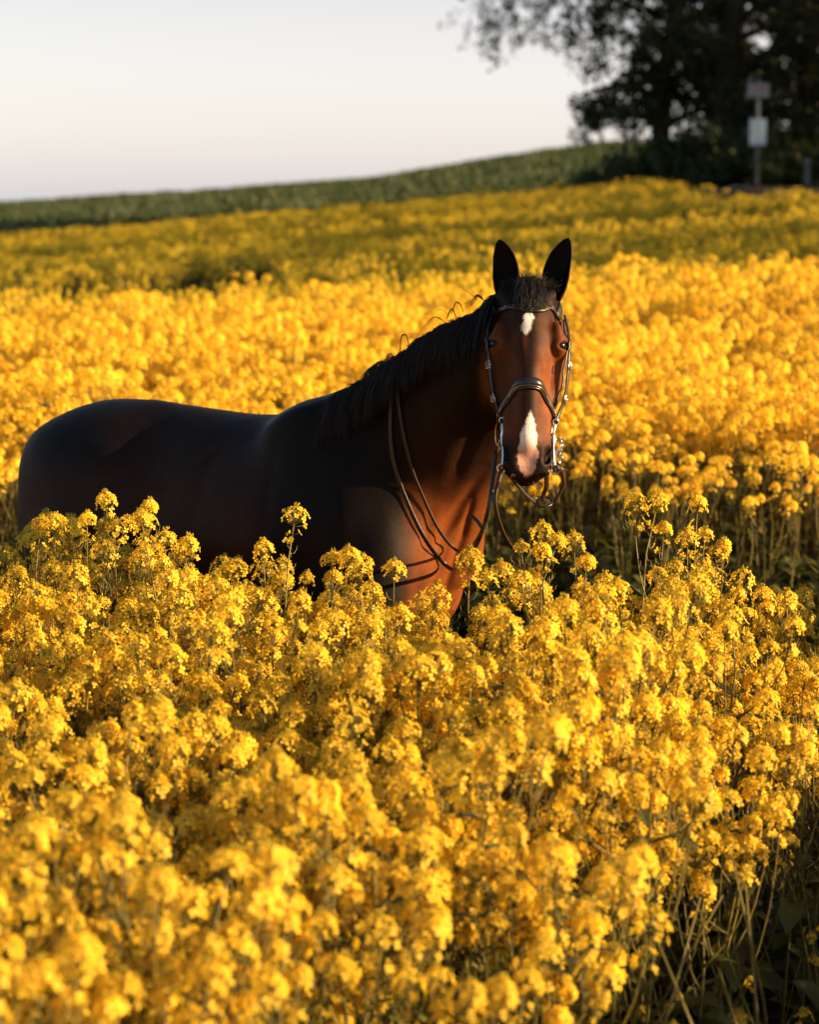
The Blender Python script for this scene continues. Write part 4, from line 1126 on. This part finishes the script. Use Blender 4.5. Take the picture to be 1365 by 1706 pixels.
# ================================================================== trees, bushes, signs beyond the field
m_bark, t_, b_ = new_mat('bark', rough=.9, spec=.1)
c_, f_ = noise_mix(t_, (.018, .014, .010), (.055, .042, .030), 5, 6, stretch=(1, 1, .2)); t_.links.new(c_, b_.inputs['Base Color'])
bp = t_.nodes.new('ShaderNodeBump'); bp.inputs['Strength'].default_value = .8; bp.inputs['Distance'].default_value = .04; t_.links.new(f_, bp.inputs['Height']); t_.links.new(bp.outputs[0], b_.inputs['Normal'])
m_tl = leafy('tree_leaf', (.022, .032, .009), (.048, .054, .014), (1.3, 1.1, .3), .5, .8, .3, .1)
m_bl = leafy('bush_leaf', (.022, .038, .012), (.050, .065, .018), (1.2, 1.1, .3), .5, 1.2, .25, .1)
def leaf_cloud(centres, rads, per, size, r):
    """many leaf-sized faces round twig ends"""
    g = np.random.default_rng(r.randint(0, 9999)); n = len(centres); C_ = np.repeat(np.array(centres), per, 0); Rr = np.repeat(np.array(rads), per)
    d = g.normal(size=(n * per, 3)); d /= np.linalg.norm(d, axis=1)[:, None]
    p = C_ + d * (Rr * g.random(n * per) ** .45)[:, None]
    a = g.normal(size=(n * per, 3)); a /= np.linalg.norm(a, axis=1)[:, None]; b = np.cross(a, g.normal(size=(n * per, 3))); b /= np.linalg.norm(b, axis=1)[:, None]
    s = size * g.uniform(.6, 1.25, n * per); a *= s[:, None]; b *= (s * .55)[:, None]
    V = np.stack([p - a, p - b + a * .1, p + a, p + b + a * .1], 1).reshape(-1, 3); return V, np.arange(len(V)).reshape(-1, 4)
def make_tree(seed, H, R_, base, limbs=26, per=42, size=.11, extra=(), trunk_r=.38, low=1.0):
    """trunk with limbs and twigs, and a crown of leaf clumps hung on the twigs"""
    r = random.Random(seed); tb = MB(); cs = []; rs = []
    tp = [Vector((r.gauss(0, .10) * k * .6, r.gauss(0, .10) * k * .6, H * .85 * k / 7 - (.3 if k == 0 else 0))) for k in range(8)]
    tb.tube(tp, [trunk_r * (1.25 if k == 0 else 1) * (1 - .11 * k) for k in range(8)], 10)
    for k in range(limbs):
        z = base * .55 + (H * .9 - base * .55) * ((k + r.random()) / limbs) ** 1.15; f = z / (H * .85) * 7; i = min(int(f), 6); o = tp[i].lerp(tp[i + 1], min(f - i, 1))
        a = k * 2.4 + r.uniform(-.4, .4); q = (z - base) / (H - base); ln = R_ * (1 - max(q, 0) ** 2.2 * .75) * r.uniform(.7, 1.08)
        e = o + Vector((math.cos(a) * ln, math.sin(a) * ln, ln * r.uniform(.0, .55) * (.4 + q) - low * .6 * max(0, .25 - q)))
        m1 = o.lerp(e, .45) + Vector((r.gauss(0, .2), r.gauss(0, .2), ln * .13))
        path = catmull([o, m1, e], 4); r0 = trunk_r * .34 * (1 - q * .5); tb.tube(path, [r0 * (1 - .85 * j / 8) for j in range(9)], 5)
        for j in range(9):
            s = path[r.randint(3, 8)]; d = Vector((r.gauss(0, 1), r.gauss(0, 1), r.gauss(-.15, .6))); d.normalize(); L_ = r.uniform(.5, 1.5); t2 = s + d * L_
            tb.tube([s, s.lerp(t2, .5) + Vector((0, 0, .08)), t2], [.022, .014, .006], 3); cs += [tuple(t2), tuple(s.lerp(t2, .6))]; rs += [r.uniform(.35, .8), r.uniform(.25, .6)]
    V, F = leaf_cloud(cs, rs, per, size, r)
    for path, n in extra:                                        # sparse drooping boughs
        p = catmull(path, 6); tb.tube(p, [.05 * (1 - .85 * i / (len(p) - 1)) for i in range(len(p))], 4); c2 = []
        for k in range(n):
            s = p[r.randint(4, len(p) - 1)]; d = Vector((r.gauss(0, .7), r.gauss(0, .5), r.uniform(-1.3, .1))); d.normalize(); t2 = s + d * r.uniform(.4, 1.5)
            tb.tube([s, s.lerp(t2, .5), t2], [.010, .007, .003], 3); c2 += [tuple(t2), tuple(s.lerp(t2, .5)), tuple(s.lerp(t2, .75))]
        V2, F2 = leaf_cloud(c2, [.20] * len(c2), 7, size * .75, r); F = np.concatenate([F, F2 + len(V)]); V = np.concatenate([V, V2])
    return tb, V, F
def add_tree(name, loc, data, label, group, rz=0, leafm=None, sc=1.0):
    tb, V, F = data; root = empty(name, loc); root.rotation_euler = (0, 0, rz); root.scale = (sc,) * 3; tag(root, label, 'tree' if 'tree' in name else 'bush', group)
    a = tb.build('trunk', m_bark, root); b = npmesh('crown', V, F, leafm or m_tl, False, root); return root
def dup(root, loc, rz, label, sc=1.0):
    c = root.copy(); link(c); c.location = loc; c.rotation_euler = (0, 0, rz); c.scale = (sc,) * 3; c['label'] = label
    for ch in root.children:
        d = ch.copy(); link(d, c)
    return c
def gp(px, Y, dz=0.0):
    x = (px - 682.5) / 4028 * Y * 1.0; return (x, Y, float(hgt(x, Y)) + dz)
GT = 'tall trees beyond the field'
ov = [([Vector((0, 0, 7.6)), Vector((-2.2, -.3, 7.4)), Vector((-4.2, -.4, 6.3)), Vector((-5.2, -.5, 4.9))], 60), ([Vector((0, 0, 7)), Vector((-2, 0, 6.9)), Vector((-3.3, 0, 6.0)), Vector((-4.1, 0, 4.6))], 50),
      ([Vector((0, 0, 8)), Vector((-3, .4, 7.8)), Vector((-4.8, .4, 6.8)), Vector((-6.0, .4, 5.6))], 45)]
tA = make_tree(3, 14, 3.7, 3.3, 36, 44, .10, extra=ov, trunk_r=.36)
tB = make_tree(8, 15, 4.2, 3.2, 32, 26, .11, trunk_r=.50)
tC = make_tree(15, 13, 4.2, 2.8, 30, 23, .11, trunk_r=.40)
A_ = add_tree('broadleaf_tree', gp(1100, 76), tA, 'leftmost dark broadleaf tree, with sparse boughs hanging over the sky', GT)
B_ = add_tree('broadleaf_tree', gp(1205, 73), tB, 'thick-trunked dark tree standing just left of the sign post', GT)
C_ = add_tree('broadleaf_tree', gp(1330, 78), tC, 'dark tree right of the sign post with light showing through', GT)
dup(C_, gp(1265, 88), 1.0, 'dark tree in the back row behind the sign post', .95)
dup(B_, gp(1430, 84), 4.0, 'dark tree at the right border of the picture', .95)
# unseen trees added off to the right to shade the far slope and tree row
for i, (x_, y_, s_) in enumerate(((17.5, 25.0, .85), (20.5, 32, 1.0), (22, 40, 1.05), (24, 48, 1.1), (30, 56, 1.15), (17.5, 71, 1.0), (19, 79, 1.15), (24, 68, 1.2), (31, 72, 1.2), (38, 66, 1.2))):
    dup((A_, B_, C_)[i % 2 + 1], (x_, y_, float(hgt(x_, y_))), i * 1.7, 'tree added for shade outside the right border of the picture', s_)
# bushes at the foot of the trees
GB = 'dark bushes under the trees'
def make_bush(seed, rx, h, n=90, per=46, size=.085):
    r = random.Random(seed); tb = MB(); cs = []; rs = []
    for k in range(n):
        a = r.uniform(0, 6.28); q = math.sqrt(r.random()); x_ = math.cos(a) * q * rx; y_ = math.sin(a) * q * rx; z_ = h * (.15 + .75 * r.random() * math.sqrt(max(0, 1.05 - q * q)))
        if k < 16: tb.tube([Vector((x_ * .2, y_ * .2, -.1)), Vector((x_ * .6, y_ * .6, z_ * .6)), Vector((x_, y_, z_))], [.04, .025, .01], 4)
        cs.append((x_, y_, z_)); rs.append(r.uniform(.25, .5))
    V, F = leaf_cloud(cs, rs, per, size, r); return tb, V, F
bA = make_bush(2, 1.5, 1.9); bB = make_bush(5, 1.9, 1.5)
labs = ['leftmost bush at the end of the hill, beside the pale post', 'rounded dark bush below the leftmost trunk', 'broad dark bush between the two trunks', 'dark bush at the foot of the thick trunk', 'dark bush just behind the sign post', 'dark bush between the sign post and the marker post', 'dark bush behind the marker post', 'dark bush at the right border of the picture']
b0 = b1 = None
for i, (px_, Y_, s_) in enumerate(((1045, 74, .6), (1085, 72, 1.15), (1125, 71, 1.0), (1180, 70, 1.1), (1235, 69, .9), (1285, 69.5, 1.0), (1335, 70, 1.1), (1385, 70, 1.1))):
    if i == 0: b0 = add_tree('bush', gp(px_, Y_), bA, labs[i], GB, 0, m_bl, s_)
    elif i == 1: b1 = add_tree('bush', gp(px_, Y_), bB, labs[i], GB, 0, m_bl, s_)
    else: dup(b0 if i % 2 else b1, gp(px_, Y_), i * 1.3, labs[i], s_)
# sign post
m_post, t_, b_ = new_mat('galvanised_steel', (.09, .11, .125), .5, .3)
m_white, t_, b_ = new_mat('shaded_white_enamel', (.36, .47, .56), .4)  # white panel toned darker and bluer, its shade painted into the colour
m_grey, t_, b_ = new_mat('grey_enamel', (.16, .19, .22), .5)
m_red, t_, b_ = new_mat('dull_red_print', (.17, .13, .14), .5)
sp = gp(1256, 62); sg = empty('sign_post', sp); tag(sg, 'steel post with a white timetable panel and a grey stop sign before the trees', 'sign')
mb = MB(); mb.tube([(0, 0, -.3), (0, 0, 1.2), (0, 0, 2.72)], .045, 10); mb.build('pole', m_post, sg)
mb = MB(); mb.box((0, -.06, 1.38), (.42, .05, .66)); pn = mb.build('timetable_panel', m_white, sg, False)
mb = MB(); mb.box((-.1, -.088, 1.38), (.16, .006, .56)); mb.build('timetable_sheet', new_mat('shaded_paper', (.45, .56, .64), .6)[0], pn, False)  # white sheet, blue-grey shade included in its colour
mb = MB(); mb.box((.1, -.088, 1.38), (.16, .006, .56)); mb.build('timetable_sheet', bpy.data.materials['shaded_paper'], pn, False)
mb = MB(); mb.box((0, -.06, 2.42), (.54, .05, .34)); pn = mb.build('stop_sign', m_grey, sg, False)
mb = MB(); mb.box((0, -.088, 2.50), (.40, .006, .11)); mb.build('sign_band', m_red, pn, False)
pp_ = gp(1340, 61); mk_ = empty('marker_post', pp_); tag(mk_, 'short pale marker post at the road edge near the right border', 'post')
mb = MB(); mb.box((0, 0, .30), (.12, .10, .66)); mb.build('shaft', new_mat('weathered_white', (.10, .10, .10), .7)[0], mk_, False)
mb = MB(); mb.box((0, 0, .665), (.14, .12, .06)); mb.build('cap', m_grey, mk_, False)
pq = gp(1010, 74); pk = empty('boundary_post', pq); tag(pk, 'pale thin post at the left foot of the bushes on the hill', 'post')
mb = MB(); mb.tube([(0, 0, -.1), (0, 0, .6), (0, 0, 1.35)], [.07, .065, .06], 8); mb.build('shaft', new_mat('weathered_wood', (.35, .27, .20), .8)[0], pk)
